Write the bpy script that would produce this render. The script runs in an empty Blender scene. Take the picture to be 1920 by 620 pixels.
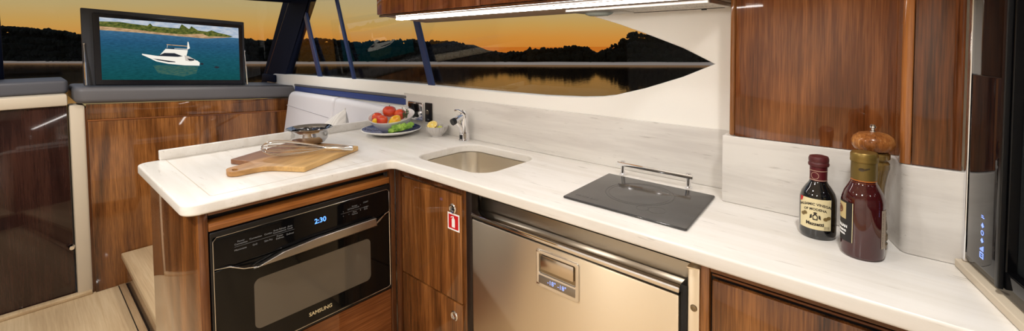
import bpy, bmesh, math, random
from mathutils import Vector, Matrix, noise
from math import sin, cos, pi, radians, sqrt, atan2
random.seed(7)
SC = bpy.context.scene
COL = SC.collection
V = Vector

# ------------------------------------------------------------------ materials
def lin(c):
    return tuple(((x/255)/12.92 if x/255 <= .04045 else ((x/255+.055)/1.055)**2.4) for x in c)

def mat(name, rgb, rough=.5, metal=0, coat=0, emit=None, estr=0, spec=.5, trans=0, ior=1.45, srgb=True, aniso=0):
    m = bpy.data.materials.new(name); m.use_nodes = True
    b = m.node_tree.nodes['Principled BSDF']
    c = lin(rgb) if srgb else rgb
    b.inputs['Base Color'].default_value = (*c, 1)
    b.inputs['Roughness'].default_value = rough
    b.inputs['Metallic'].default_value = metal
    b.inputs['Coat Weight'].default_value = coat
    b.inputs['Coat Roughness'].default_value = .04
    b.inputs['Specular IOR Level'].default_value = spec
    b.inputs['Coat IOR'].default_value = 1.55
    b.inputs['Transmission Weight'].default_value = trans
    b.inputs['IOR'].default_value = ior
    b.inputs['Anisotropic'].default_value = aniso
    if emit:
        b.inputs['Emission Color'].default_value = (*lin(emit), 1)
        b.inputs['Emission Strength'].default_value = estr
    return m

def nodes(m):
    nt = m.node_tree
    return nt, nt.nodes, nt.links, nt.nodes['Principled BSDF']

def coords(nt, scale, rnd=True):
    N, L = nt.nodes, nt.links
    tc = N.new('ShaderNodeTexCoord'); mp = N.new('ShaderNodeMapping')
    mp.inputs['Scale'].default_value = scale
    if rnd:
        oi = N.new('ShaderNodeObjectInfo'); mu = N.new('ShaderNodeMath'); mu.operation = 'MULTIPLY'; mu.inputs[1].default_value = 7.3
        ad = N.new('ShaderNodeVectorMath'); ad.operation = 'ADD'
        L.new(oi.outputs['Random'], mu.inputs[0]); L.new(tc.outputs['Object'], ad.inputs[0]); L.new(mu.outputs[0], ad.inputs[1])
        L.new(ad.outputs[0], mp.inputs['Vector'])
    else:
        L.new(tc.outputs['Object'], mp.inputs['Vector'])
    return mp.outputs[0]

def ramp(nt, fac, stops):
    r = nt.nodes.new('ShaderNodeValToRGB'); e = r.color_ramp.elements
    while len(e) < len(stops): e.new(.5)
    for k, (p, c) in enumerate(stops):
        e[k].position = p; e[k].color = (*c, 1)
    nt.links.new(fac, r.inputs[0]); return r.outputs[0]

def tex_noise(nt, vec, scale, detail=4, rough=.55, dist=0):
    n = nt.nodes.new('ShaderNodeTexNoise'); n.inputs['Scale'].default_value = scale
    n.inputs['Detail'].default_value = detail; n.inputs['Roughness'].default_value = rough; n.inputs['Distortion'].default_value = dist
    nt.links.new(vec, n.inputs['Vector']); return n.outputs['Fac']

def mixc(nt, fac, a, b, mode='MIX'):
    m = nt.nodes.new('ShaderNodeMix'); m.data_type = 'RGBA'; m.blend_type = mode
    for s, v in ((0, fac), (6, a), (7, b)):
        if hasattr(v, 'node'): nt.links.new(v, m.inputs[s])
        elif s == 0: m.inputs[0].default_value = v
        else: m.inputs[s].default_value = (*v, 1)
    return m.outputs[2]

def bump(nt, b, h, strength, dist=.002):
    n = nt.nodes.new('ShaderNodeBump'); n.inputs['Strength'].default_value = strength; n.inputs['Distance'].default_value = dist
    nt.links.new(h, n.inputs['Height']); nt.links.new(n.outputs[0], b.inputs['Normal'])

def wood(name, dark, mid, light, axis=2, rough=.24, coat=.9, scale=1.0, figure=1.0):
    m = mat(name, mid, rough, coat=coat, spec=.15)
    nt, N, L, b = nodes(m)
    def sc(ac, al): return tuple(al if i == axis else ac for i in range(3))
    n1 = tex_noise(nt, coords(nt, sc(2.6*scale*figure, .42*scale)), 1.0, 1, .4, .25)
    k = N.new('ShaderNodeMath'); k.operation = 'MULTIPLY'; k.inputs[1].default_value = 52; L.new(n1, k.inputs[0])
    sn_ = N.new('ShaderNodeMath'); sn_.operation = 'SINE'; L.new(k.outputs[0], sn_.inputs[0])
    ring = N.new('ShaderNodeMapRange'); ring.inputs['From Min'].default_value = -1; ring.inputs['From Max'].default_value = 1; ring.inputs['To Min'].default_value = .25; ring.inputs['To Max'].default_value = .75; L.new(sn_.outputs[0], ring.inputs[0])
    n0 = tex_noise(nt, coords(nt, sc(9*scale, .6*scale)), 1.0, 2, .5, .5)
    n2 = tex_noise(nt, coords(nt, sc(75*scale, 1.8*scale)), 1.0, 4, .65)
    n3 = tex_noise(nt, coords(nt, sc(300*scale, 9*scale)), 1.0, 2, .6)
    a = mixc(nt, .5, n2, n0); a = mixc(nt, .26, a, ring.outputs[0]); a = mixc(nt, .28, a, n3)
    col = ramp(nt, a, [(.36, lin(dark)), (.5, lin(mid)), (.64, lin(light))])
    L.new(col, b.inputs['Base Color'])
    return m

def stone(name, base, vein, axis=0):
    m = mat(name, base, .28, spec=.45)
    nt, N, L, b = nodes(m)
    s = [14, 14, 14]; s[axis] = 1.3
    n1 = tex_noise(nt, coords(nt, s), 1, 5, .6, .6)
    s2 = [90, 90, 90]; s2[axis] = 9
    n2 = tex_noise(nt, coords(nt, s2), 1, 3, .6)
    col = ramp(nt, n1, [(.40, lin(vein)), (.56, lin(base))])
    sp = ramp(nt, n2, [(.28, lin((150, 140, 128))), (.36, (1, 1, 1))])
    L.new(mixc(nt, .35, col, mixc(nt, 1.0, col, sp, 'MULTIPLY')), b.inputs['Base Color'])
    return m

M = {}
M['walnut'] = wood('walnut_gloss', (54, 29, 11), (112, 67, 31), (166, 108, 55))
M['walnut_dark'] = wood('walnut_dark', (48, 26, 14), (88, 50, 27), (122, 76, 42))
M['walnut_tall'] = wood('walnut_tall', (60, 30, 13), (110, 61, 30), (158, 98, 54), figure=1.3)
M['walnut_h'] = wood('walnut_horizontal', (70, 38, 20), (120, 70, 36), (160, 100, 56), axis=1)
M['walnut_hx'] = wood('walnut_horizontal_x', (60, 32, 18), (105, 60, 32), (140, 88, 50), axis=0)
M['door_wood'] = wood('dark_door_wood', (30, 18, 16), (48, 29, 25), (68, 43, 35), rough=.12, coat=1)
M['floor'] = wood('pale_plank', (170, 144, 110), (188, 162, 126), (204, 180, 144), axis=0, rough=.32, coat=.15, scale=.6)
M['hoodwood'] = wood('hood_wood', (88, 46, 24), (134, 78, 46), (172, 112, 72))
M['board'] = None
M['stone'] = stone('white_stone', (237, 233, 227), (229, 224, 216))
M['splash'] = stone('splash_stone', (224, 220, 214), (210, 205, 199))
M['cream'] = mat('cream_wall', (248, 245, 238), .35)
M['white_gloss'] = mat('white_gelcoat', (238, 234, 226), .22)
M['beige'] = mat('beige_trim', (208, 194, 172), .4)
M['leather'] = mat('grey_leather', (100, 98, 100), .5)
M['dash'] = mat('dash_leather', (86, 86, 92), .5)
M['navy'] = mat('navy_leather', (52, 70, 128), .38)
M['navy_paint'] = mat('navy_paint', (44, 60, 104), .3)
M['pillar'] = mat('pillar_gloss', (24, 30, 50), .6, spec=.06)
M['sofa'] = mat('sofa_vinyl', (226, 224, 228), .45)
M['pillow'] = mat('pillow_cloth', (222, 217, 210), .8)
M['black'] = mat('black_satin', (14, 14, 16), .35)
M['blackgloss'] = mat('black_glass', (8, 8, 10), .05, spec=.3)
M['chrome'] = mat('chrome', (235, 235, 238), .07, 1)
M['steel'] = mat('brushed_steel', (238, 224, 200), .36, 1, aniso=.85)
nt_, N_, L_, b_ = nodes(M['steel']); tg = N_.new('ShaderNodeTangent'); tg.direction_type = 'RADIAL'; tg.axis = 'Z'; L_.new(tg.outputs[0], b_.inputs['Tangent']); b_.inputs['Anisotropic Rotation'].default_value = .25
M['steel_dark'] = mat('steel_dark', (150, 138, 120), .25, 1)
M['sinksteel'] = mat('sink_steel', (236, 228, 214), .3, 1)
M['led'] = mat('led', (255, 245, 230), .5, emit=(255, 250, 245), estr=17)
M['gasket'] = mat('gasket', (16, 15, 16), .6)
M['white'] = mat('white_china', (244, 243, 240), .15)
M['red'] = mat('sticker_red', (205, 30, 36), .4)
M['whitepaint'] = mat('white_print', (250, 250, 250), .4)
M['greyprint'] = mat('grey_print', (128, 130, 134), .5)
M['silverprint'] = mat('silver_print', (214, 200, 160), .35, .3)
M['blueled'] = mat('blue_digits', (90, 150, 255), .4, emit=(90, 150, 255), estr=1.7)
M['iconled'] = mat('icon_glow', (150, 180, 255), .4, emit=(130, 160, 255), estr=.8)
M['grip'] = mat('dark_plastic', (24, 25, 28), .4)
M['ovenwin'] = mat('oven_window', (92, 84, 73), .06, spec=.6)  # paler tone stands in for the room reflected in the pane
M['ovendoor'] = mat('oven_door_glass', (13, 13, 13), .05, spec=.35)
M['screenframe'] = mat('screen_frame', (8, 10, 20), .25)
M['lid'] = mat('lid_leather', (50, 52, 58), .5)

def glass_mat(name, tint, fres=1.45, gl=(1, 1, 1), k=.5):
    m = bpy.data.materials.new(name); m.use_nodes = True
    nt = m.node_tree; nt.nodes.clear()
    o = nt.nodes.new('ShaderNodeOutputMaterial'); t = nt.nodes.new('ShaderNodeBsdfTransparent'); g = nt.nodes.new('ShaderNodeBsdfGlossy')
    mx = nt.nodes.new('ShaderNodeMixShader'); f = nt.nodes.new('ShaderNodeFresnel'); f.inputs['IOR'].default_value = fres
    t.inputs[0].default_value = (*lin(tint), 1); g.inputs[0].default_value = (*gl, 1); g.inputs['Roughness'].default_value = .01
    mu = nt.nodes.new('ShaderNodeMath'); mu.operation = 'MULTIPLY'; mu.inputs[1].default_value = k
    nt.links.new(f.outputs[0], mu.inputs[0])
    nt.links.new(mu.outputs[0], mx.inputs[0]); nt.links.new(t.outputs[0], mx.inputs[1]); nt.links.new(g.outputs[0], mx.inputs[2])
    nt.links.new(mx.outputs[0], o.inputs[0]); return m
M['glass'] = glass_mat('window_glass', (246, 246, 244), k=.11)

# ------------------------------------------------------------------ object helpers
def root_of(o):
    while o.parent: o = o.parent
    return o

def tag(o, label, cat, group=None, kind=None):
    if label: o['label'] = label
    if cat: o['category'] = cat
    if group: o['group'] = group
    if kind: o['kind'] = kind
    return o

def thing(name, label, cat, loc, rotz=0, group=None):
    o = bpy.data.objects.new(name, None); COL.objects.link(o)
    o.location = loc; o.rotation_euler = (0, 0, rotz); o.empty_display_size = .05
    return tag(o, label, cat, group)

def obj(name, bm, mats, parent=None, world=True, smooth=True, label=None):
    if not isinstance(mats, (list, tuple)): mats = [mats]
    me = bpy.data.meshes.new(name)
    off = V((0, 0, 0))
    if parent is not None:
        if world: off = root_of(parent).location.copy()
    elif world and bm.verts:
        xs = [v.co for v in bm.verts]
        lo = [min(p[i] for p in xs) for i in range(3)]; hi = [max(p[i] for p in xs) for i in range(3)]
        off = V(((lo[0]+hi[0])/2, (lo[1]+hi[1])/2, lo[2]))
    bmesh.ops.translate(bm, verts=bm.verts, vec=-off)
    bmesh.ops.recalc_face_normals(bm, faces=bm.faces)
    bm.to_mesh(me); bm.free()
    for m in mats: me.materials.append(m)
    if smooth:
        for p in me.polygons: p.use_smooth = True
        try: me.set_sharp_from_angle(angle=radians(32))
        except Exception: pass
    o = bpy.data.objects.new(name, me); COL.objects.link(o)
    if parent is not None: o.parent = parent
    elif world: o.location = off
    if label: o['label'] = label
    return o

def B(): return bmesh.new()

def box(bm, lo, hi, bev=0, seg=2, mi=0, f=None):
    co = [(x, y, z) for z in (lo[2], hi[2]) for y in (lo[1], hi[1]) for x in (lo[0], hi[0])]
    t = bmesh.new(); vs = [t.verts.new(c) for c in co]
    for q in ((0, 2, 3, 1), (4, 5, 7, 6), (0, 1, 5, 4), (2, 6, 7, 3), (0, 4, 6, 2), (1, 3, 7, 5)):
        t.faces.new([vs[i] for i in q])
    if bev: bmesh.ops.bevel(t, geom=t.edges[:], offset=bev, segments=seg, profile=.5, affect='EDGES')
    merge(bm, t, mi, f)

def merge(bm, t, mi=0, f=None):
    vm = {}
    for v in t.verts: vm[v] = bm.verts.new(f(v.co) if f else v.co)
    for fc in t.faces:
        try:
            n = bm.faces.new([vm[v] for v in fc.verts]); n.material_index = mi
        except ValueError: pass
    t.free()

def merge_mesh(bm, me, mi=0, f=None):
    t = bmesh.new(); t.from_mesh(me); merge(bm, t, mi, f)

def plate(bm, loops, z0, z1, bev=0, f=None, mi=0, res=3):
    """solid from 2D loops (outer first, then holes) between z0 and z1, rounded arrises"""
    cu = bpy.data.curves.new('tmp', 'CURVE'); cu.dimensions = '2D'; cu.fill_mode = 'BOTH'
    for lp in loops:
        s = cu.splines.new('POLY'); s.points.add(len(lp)-1); s.use_cyclic_u = True
        for p, q in zip(s.points, lp): p.co = (q[0], q[1], 0, 1)
    h = (z1-z0)/2
    cu.extrude = h-bev; cu.bevel_depth = bev; cu.offset = -bev; cu.bevel_resolution = res
    o = bpy.data.objects.new('tmp', cu); me = bpy.data.meshes.new_from_object(o)
    t = bmesh.new(); t.from_mesh(me)
    bmesh.ops.translate(t, verts=t.verts, vec=(0, 0, (z0+z1)/2))
    bmesh.ops.remove_doubles(t, verts=t.verts, dist=1e-5)
    merge(bm, t, mi, f)
    bpy.data.objects.remove(o); bpy.data.curves.remove(cu); bpy.data.meshes.remove(me)

def rpoly(pts, rad, n=8):
    out = []; k = len(pts)
    rs = rad if isinstance(rad, (list, tuple)) else [rad]*k
    for i in range(k):
        p, a, b, r = V(pts[i]).to_2d(), V(pts[i-1]).to_2d(), V(pts[(i+1) % k]).to_2d(), rs[i]
        if r <= 0: out.append(tuple(p)); continue
        u, w = (a-p).normalized(), (b-p).normalized()
        ang = u.angle(w); d = r/math.tan(ang/2)
        s, e = p+u*d, p+w*d
        c = p+(u+w).normalized()*(r/sin(ang/2))
        a0 = atan2(*(s-c).yx); a1 = atan2(*(e-c).yx)
        da = (a1-a0+pi) % (2*pi)-pi
        for j in range(n+1):
            t = a0+da*j/n; out.append((c.x+r*cos(t), c.y+r*sin(t)))
    return out

def circ(cx, cy, r, n=32, ry=None): return [(cx+r*cos(2*pi*i/n), cy+(ry or r)*sin(2*pi*i/n)) for i in range(n)]

def lathe(bm, prof, c=(0, 0, 0), seg=36, mi=0, f=None, sx=1, sy=1):
    t = bmesh.new(); rings = []
    for r, z in prof:
        if r < 1e-6: rings.append([t.verts.new((0, 0, z))])
        else: rings.append([t.verts.new((r*sx*cos(2*pi*i/seg), r*sy*sin(2*pi*i/seg), z)) for i in range(seg)])
    for a, b in zip(rings, rings[1:]):
        for i in range(seg):
            j = (i+1) % seg
            if len(a) == 1 and len(b) == 1: continue
            if len(a) == 1: t.faces.new((a[0], b[i], b[j]))
            elif len(b) == 1: t.faces.new((a[i], b[0], a[j]))
            else: t.faces.new((a[i], b[i], b[j], a[j]))
    g = (lambda p: V(c)+p) if f is None else (lambda p: f(p))
    merge(bm, t, mi, g)

def tube(bm, pts, r, seg=10, mi=0, closed=False, caps=True):
    pts = [V(p) for p in pts]; n = len(pts); rings = []
    rr = r if isinstance(r, (list, tuple)) else [r]*n
    up = None
    for i, p in enumerate(pts):
        if closed: d = pts[(i+1) % n]-pts[i-1]
        else: d = pts[min(i+1, n-1)]-pts[max(i-1, 0)]
        d.normalize()
        if up is None:
            up = V((0, 0, 1)) if abs(d.z) < .9 else V((1, 0, 0))
        a = d.cross(up)
        if a.length < 1e-4: a = d.orthogonal()
        a.normalize(); b2 = a.cross(d); up = b2
        rings.append([bm.verts.new(p+a*rr[i]*cos(2*pi*k/seg)+b2*rr[i]*sin(2*pi*k/seg)) for k in range(seg)])
    m = n if closed else n-1
    for i in range(m):
        A, Bq = rings[i], rings[(i+1) % n]
        for k in range(seg):
            fc = bm.faces.new((A[k], A[(k+1) % seg], Bq[(k+1) % seg], Bq[k])); fc.material_index = mi
    if caps and not closed:
        for R_ in (rings[0], rings[-1]):
            fc = bm.faces.new(R_); fc.material_index = mi

def arc(c, r, a0, a1, n, ex, ey):
    return [V(c)+V(ex)*r*cos(a0+(a1-a0)*i/n)+V(ey)*r*sin(a0+(a1-a0)*i/n) for i in range(n+1)]

def ball(bm, c, r, sub=3, sc=(1, 1, 1), amp=0, fr=3, mi=0, seed=0):
    t = bmesh.new(); bmesh.ops.create_icosphere(t, subdivisions=sub, radius=1)
    for v in t.verts:
        k = 1+amp*noise.noise(v.co*fr+V((seed*3.1, seed*1.7, 0)))
        v.co = V((v.co.x*sc[0], v.co.y*sc[1], v.co.z*sc[2]))*r*k
    merge(bm, t, mi, lambda p: V(c)+p)

def text_bm(bm, s, size, f, mi=0, depth=.0004, align='CENTER', bold=0, xs=1):
    cu = bpy.data.curves.new('tmp', 'FONT'); cu.body = s; cu.size = size; cu.align_x = align; cu.align_y = 'CENTER'
    cu.extrude = depth; cu.offset = bold; cu.resolution_u = 3
    o = bpy.data.objects.new('tmp', cu); me = bpy.data.meshes.new_from_object(o)
    t = bmesh.new(); t.from_mesh(me)
    for v in t.verts: v.co.x *= xs
    merge(bm, t, mi, f)
    bpy.data.objects.remove(o); bpy.data.curves.remove(cu); bpy.data.meshes.remove(me)

def frame(o, x, y):
    o, x, y = V(o), V(x).normalized(), V(y).normalized(); n = x.cross(y)
    return lambda p: o+x*p.x+y*p.y+n*p.z

FU = lambda u: (lambda p: V((u-p.z*-1, p.x, p.y)))        # plate coords (v, z, depth) on a plane facing +u
def on_u(u): return lambda p: V((u+p.z, p.x, p.y))
def on_v(v): return lambda p: V((p.x, v+p.z, p.y))          # plate coords (u, z, depth toward +v)

def struct(name, bm, m, parent=None, smooth=True):
    o = obj(name, bm, m, parent, smooth=smooth)
    if parent is None: o['kind'] = 'structure'
    return o

CT = .92
# ------------------------------------------------------------------ camera
cam = bpy.data.cameras.new('camera'); co = bpy.data.objects.new('camera', cam); COL.objects.link(co)
YAW, PIT, ROL, FPX = .7275, .0407, .0075, 828.8
fw = V((-sin(YAW)*cos(PIT), cos(YAW)*cos(PIT), -sin(PIT))); rt = V((cos(YAW), sin(YAW), 0)); dn = fw.cross(rt)
R = rt*cos(ROL)+dn*sin(ROL); D = -rt*sin(ROL)+dn*cos(ROL)
mw = Matrix((R, -D, -fw)).transposed().to_4x4(); mw.translation = V((1.677, -1.085, 1.42))
co.matrix_world = mw
cam.sensor_fit = 'HORIZONTAL'; cam.sensor_width = 36; cam.lens = FPX/1920*36; cam.shift_y = -(310-118.26)/1920
cam.clip_start = .02; cam.clip_end = 3000
SC.camera = co

# ------------------------------------------------------------------ world: dusk sky
w = bpy.data.worlds.new('dusk'); SC.world = w; w.use_nodes = True
nt = w.node_tree; bg = nt.nodes['Background']
tc = nt.nodes.new('ShaderNodeTexCoord'); sp = nt.nodes.new('ShaderNodeSeparateXYZ'); nt.links.new(tc.outputs['Generated'], sp.inputs[0])
nz = tex_noise(nt, tc.outputs['Generated'], 3, 4, .6)
mz = nt.nodes.new('ShaderNodeMath'); mz.operation = 'MULTIPLY_ADD'; mz.inputs[1].default_value = .03; nt.links.new(nz, mz.inputs[0]); nt.links.new(sp.outputs['Z'], mz.inputs[2])
mm = nt.nodes.new('ShaderNodeMapRange'); mm.inputs['From Min'].default_value = .0; mm.inputs['From Max'].default_value = .25
nt.links.new(mz.outputs[0], mm.inputs[0])
sky = ramp(nt, mm.outputs[0], [(0.0, lin((222, 138, 52))), (.12, lin((224, 152, 66))), (.24, lin((214, 168, 92))), (.36, lin((200, 176, 122))), (.6, lin((182, 176, 150))), (1, lin((150, 164, 190)))])
nt.links.new(sky, bg.inputs[0]); bg.inputs[1].default_value = .9

# ------------------------------------------------------------------ outdoors: lake, far shore, trees
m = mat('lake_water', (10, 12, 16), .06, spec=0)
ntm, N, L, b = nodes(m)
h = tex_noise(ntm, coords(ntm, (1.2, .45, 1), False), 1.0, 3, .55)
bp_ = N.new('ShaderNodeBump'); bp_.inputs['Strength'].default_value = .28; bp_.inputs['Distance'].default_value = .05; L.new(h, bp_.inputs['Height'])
gl_ = N.new('ShaderNodeBsdfGlossy'); gl_.inputs[0].default_value = (.95, .62, .34, 1); gl_.inputs['Roughness'].default_value = .05; L.new(bp_.outputs[0], gl_.inputs['Normal'])  # orange tint puts the dusk sky's reflected colour into the gloss
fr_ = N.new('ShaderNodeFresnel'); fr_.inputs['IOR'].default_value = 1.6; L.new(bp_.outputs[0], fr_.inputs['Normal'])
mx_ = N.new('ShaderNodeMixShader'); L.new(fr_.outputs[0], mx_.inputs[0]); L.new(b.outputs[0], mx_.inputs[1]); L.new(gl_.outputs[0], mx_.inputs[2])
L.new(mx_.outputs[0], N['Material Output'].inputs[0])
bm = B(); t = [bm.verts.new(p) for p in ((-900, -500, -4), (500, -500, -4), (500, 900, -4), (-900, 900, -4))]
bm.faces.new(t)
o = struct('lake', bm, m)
s0 = V((-256.5, -3.1, -4)); sd = V((.8819, .4720, 0)).normalized(); sn = V((-sd.y, sd.x, 0))
PROF = [(-60, 12), (-3.3, 14), (5.3, 13.4), (13.8, 12.7), (24.7, 11.9), (32.7, 10.6), (39.2, 9.4), (63.1, 11), (86.5, 10.3), (111.3, 7.7), (118.5, 7.6), (130.5, 8), (138.2, 7.9), (149.4, 6.5), (156.7, 7.1), (163.8, 7), (167.2, 7.5), (172.3, 6.3), (174, 6.9), (182.3, 6.55), (187.2, 4.4), (191.9, 3.6), (196.6, 3.1), (201.2, 3.4), (205.8, 4.3), (208.7, 4.5), (212.4, 4.2), (216.8, 5.2), (220.3, 4.5), (222.4, 3.3), (224.5, 3.3), (227.3, 5.1), (230, 6.5), (232, 8.6), (234.1, 8.3), (239.4, 7.7), (247, 8.1), (259, 8.5), (330, 8)]
def prof(s):
    for (a, ha), (c, hc) in zip(PROF, PROF[1:]):
        if a <= s <= c: return ha+(hc-ha)*(s-a)/(c-a)
    return 8
bm = B()
for i in range(0, 390*2):
    s = -60+i*.5
    dist = (s0+sd*s-co.location).length
    k = .28+dist/520
    H_ = prof(s)
    for q in range(6):
        f_ = (q+.35+random.random()*.4)/5
        rr = k*(1.1+random.random()*.9)*(1 if q < 4 else random.uniform(.4, .9))
        z = max(.2, (H_-rr)*f_) if q < 4 else H_-rr*random.uniform(.5, 1.5)
        p = s0+sd*(s+random.uniform(-.6, .6))+sn*(1.5+random.random()*3)+V((0, 0, z))
        ball(bm, p, rr, 1 if q < 4 else 2, (1, 1, 1.05 if q < 4 else random.uniform(.7, 1.4)), .5, 1.6, seed=i*5+q)
m = mat('dark_foliage', (24, 26, 20), .9, spec=.1)
o = obj('far_treeline', bm, m); tag(o, 'black wooded far shore of the lake seen through the windows at dusk', 'trees', kind='stuff')
bm = B()
for i in range(80):
    pass
pts = []
for i in range(60):
    s = -60+i*6.6; pts.append((s, .35+.12*random.random()))
for (a, ha), (c, hc) in zip(pts, pts[1:]):
    p = [s0+sd*a-sn*1.2, s0+sd*c-sn*1.2, s0+sd*c+sn*1+V((0, 0, hc+.30)), s0+sd*a+sn*1+V((0, 0, ha+.30))]
    bm.faces.new([bm.verts.new(q) for q in p])
bmesh.ops.remove_doubles(bm, verts=bm.verts, dist=.01)
o = struct('far_sky_glint', bm, mat('sky_glint_pale', (255, 226, 196), .9))  # matte pale strip; sky reflected in calm shallows is put into its colour
# dark ground behind the tree line
bm = B()
for (a, ha), (c, hc) in zip(PROF, PROF[1:]):
    p0, p1 = s0+sd*a+sn*4.5, s0+sd*c+sn*4.5
    q = [p0, p1, p1+V((0, 0, hc*.86)), p0+V((0, 0, ha*.86))]
    r_ = [x+sn*14 for x in q]
    vs = [bm.verts.new(x) for x in q+r_]
    for g in ((0, 1, 2, 3), (3, 2, 6, 7), (7, 6, 5, 4)): bm.faces.new([vs[j] for j in g])
bmesh.ops.remove_doubles(bm, verts=bm.verts, dist=.01)
o = struct('far_land', bm, m)

# ------------------------------------------------------------------ room shell
bm = B(); box(bm, (-2.9, -2.6, -.24), (-.8, -.625, -.2)); struct('floor', bm, M['floor'])
bm = B(); plate(bm, [[(-2.3, -.652), (-.79, -.652), (-.79, -2.6), (2.6, -2.6), (2.6, .5), (-2.3, .5)]], -.02, .02, .008, mi=0)
struct('floor.001', bm, M['floor'])
bm = B(); box(bm, (-2.3, -.625, -.2), (-.8, -.61, -.02)); struct('trim_1', bm, wood('riser_wood', (110, 84, 60), (140, 112, 82), (160, 132, 100), axis=0))
bm = B(); box(bm, (-2.3, -.671, -.2), (-.85, -.637, -.192), .002); struct('trim_2', bm, wood('pale_strip', (160, 130, 96), (190, 160, 122), (206, 180, 140), axis=0))
bm = B(); box(bm, (-2.3, -.675, -.2), (-.85, -.6711, -.1985)); box(bm, (-2.3, -.6365, -.2), (-.85, -.6255, -.1985)); struct('trim_3', bm, M['black'])

# side wall with its pointed window
WV = .53
hole = [(-2.75, 1.17), (-1.6, 1.182), (-.466, 1.188), (.11, 1.185), (.435, 1.186), (.624, 1.193), (.72, 1.201), (.791, 1.212), (.928, 1.25), (1.072, 1.30), (1.182, 1.349), (1.071, 1.405), (.949, 1.452), (.814, 1.501), (.665, 1.547), (.45, 1.62), (.2, 1.69), (-.2, 1.76), (-.8, 1.82), (-2.15, 1.87)]
bm = B(); plate(bm, [[(-2.95, -.24), (2.6, -.24), (2.6, 1.98), (-2.12, 1.98)]+hole[::-1]+[(-2.78, 1.165), (-2.95, 1.10)]], 0, .05, .006, on_v(WV))
struct('wall_back', bm, M['cream'])
bm = B(); plate(bm, [hole], .0, .004, 0, lambda p: V((p.x, .573-(p.y-1.17)*.058+p.z, p.y))); struct('window_1', bm, M['glass'])
# window mullions
for k, (ub, zb, ut, zt, wd) in enumerate([(-1.847, 1.178, -2.16, 1.86, .058), (-1.305, 1.183, -1.575, 1.86, .034), (-.408, 1.187, -.64, 1.83, .05)]):
    bm = B(); plate(bm, [[(ub-wd/2, zb), (ub+wd/2, zb), (ut+wd/2, zt), (ut-wd/2, zt)]], .004, .022, .003, on_v(WV))
    struct('window_frame' if k == 0 else 'window_frame.%03d' % k, bm, M['navy_paint'])
# ceiling and remaining shell
bm = B(); box(bm, (-2.3, -2.6, 1.98), (2.6, .6, 2.02)); struct('ceiling', bm, M['white_gloss'])
bm = B(); box(bm, (-.8, -2.65, -.2), (2.6, -2.6, 1.98)); struct('wall_front', bm, M['cream'])
bm = B(); box(bm, (2.6, -2.6, -.2), (2.64, .53, 1.98)); struct('wall_right', bm, M['cream'])
# windscreen: raked glass, header, corner pillar, centre pillar
rk = lambda z: -2.95+(z-1.17)*.88
def rake(p): return V((rk(p.y)+p.z, p.x, p.y))
bm = B(); plate(bm, [[(-2.6, 1.05), (.53, 1.05), (.53, 1.98), (-2.6, 1.98)]], -.004, .004, 0, rake); struct('window_2', bm, M['glass'])
bm = B(); plate(bm, [[(-2.6, 1.808), (.53, 1.808), (.53, 1.98), (-2.6, 1.98)]], -.03, .05, .01, rake); struct('trim_4', bm, M['pillar'])
bm = B(); plate(bm, [rpoly([(-3.14, 1.05), (-2.58, 1.05), (-1.92, 1.87), (-2.48, 1.9)], .01)], .003, .06, .02, on_v(WV)); struct('pillar', bm, M['pillar'])
bm = B(); plate(bm, [[(-1.24, 1.05), (-1.14, 1.05), (-1.14, 1.9), (-1.24, 1.9)]], -.02, .05, .012, rake); struct('pillar.001', bm, M['pillar'])
bm = B(); box(bm, (-3.0, .50, 1.09), (-2.70, .53, 1.16), .01); struct('trim_5', bm, M['pillar'])

# ------------------------------------------------------------------ dashboard / TV console (the dash falls gently towards the side window)
SL = -.062
def sl(p): return V((p.x, p.y, p.z+SL*(p.y+.8)))
CU = -2.31
c = thing('console_cabinet', 'walnut front cabinet beneath the padded grey dash, holding the fold-up screen', 'cabinet', (CU, -.14, -.2))
bm = B(); box(bm, (CU-.45, -.7965, -.2), (CU-.016, .50, 1.03), 0, f=lambda p: sl(p) if p.z > 0 else p); obj('carcass', bm, M['walnut_dark'], c)
bm = B(); box(bm, (CU-.016, -.785, -.2), (CU+.004, .50, .945), .004, f=lambda p: sl(p) if p.z > 0 else p); obj('lower_panel', bm, M['walnut'], c)
bm = B(); box(bm, (CU-.016, -.79, .952), (CU-.004, .50, 1.055), .002, f=sl); obj('fascia', bm, M['walnut'], c)
bm = B(); tube(bm, [sl(V((CU+.002, v, .947))) for v in (-.787, -.3, .1, .50)], .006, 10); obj('edge_moulding', bm, M['walnut_h'], c)
pad = [(CU+.018, -.845), (CU+.018, .52), (-2.85, .52), (-2.85, -.845)]
bm = B(); plate(bm, [rpoly(pad, [.05, .005, .005, .05])], 1.060, 1.166, .03, sl, res=5)
o = obj('dashboard_pad', bm, M['leather']); tag(o, 'padded grey leather dash top with rounded front edge under the raised screen', 'dashboard')
bm = B(); plate(bm, [rpoly([(-2.44, -2.6), (-2.44, -.86), (-2.9, -.86), (-2.9, -2.6)], [.005, .03, .005, .005])], 1.125, 1.215, .02)
o = obj('dashboard_pad', bm, M['dash']); tag(o, 'grey leather dash top set back above the beige beam and dark door', 'dashboard')
bm = B(); box(bm, (-2.6, -2.6, 1.052), (-2.34, -.872, 1.126), .012); struct('trim_6', bm, M['beige'])
bm = B(); box(bm, (-2.55, -2.6, -.2), (-2.36, -.875, 1.05), .004)
d = struct('door_2', bm, M['door_wood'])
bm = B(); lathe(bm, [(0, .03), (.012, .03), (.014, .024), (.006, .018), (.006, 0), (.016, 0), (.016, -.004)], f=lambda p: V((-2.36+p.z, -.885+p.x*1, .128+p.y))); obj('door_knob', bm, M['chrome'], d, label='chrome knob')
bm = B(); box(bm, (-2.5, -.868, -.2), (-2.330, -.794, 1.052), .010); struct('trim_7', bm, M['beige'])
bm = B(); box(bm, (-2.355, -2.6, -.2), (-2.30, -.80, -.178), .004); struct('baseboard_left', bm, M['floor'])

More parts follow.
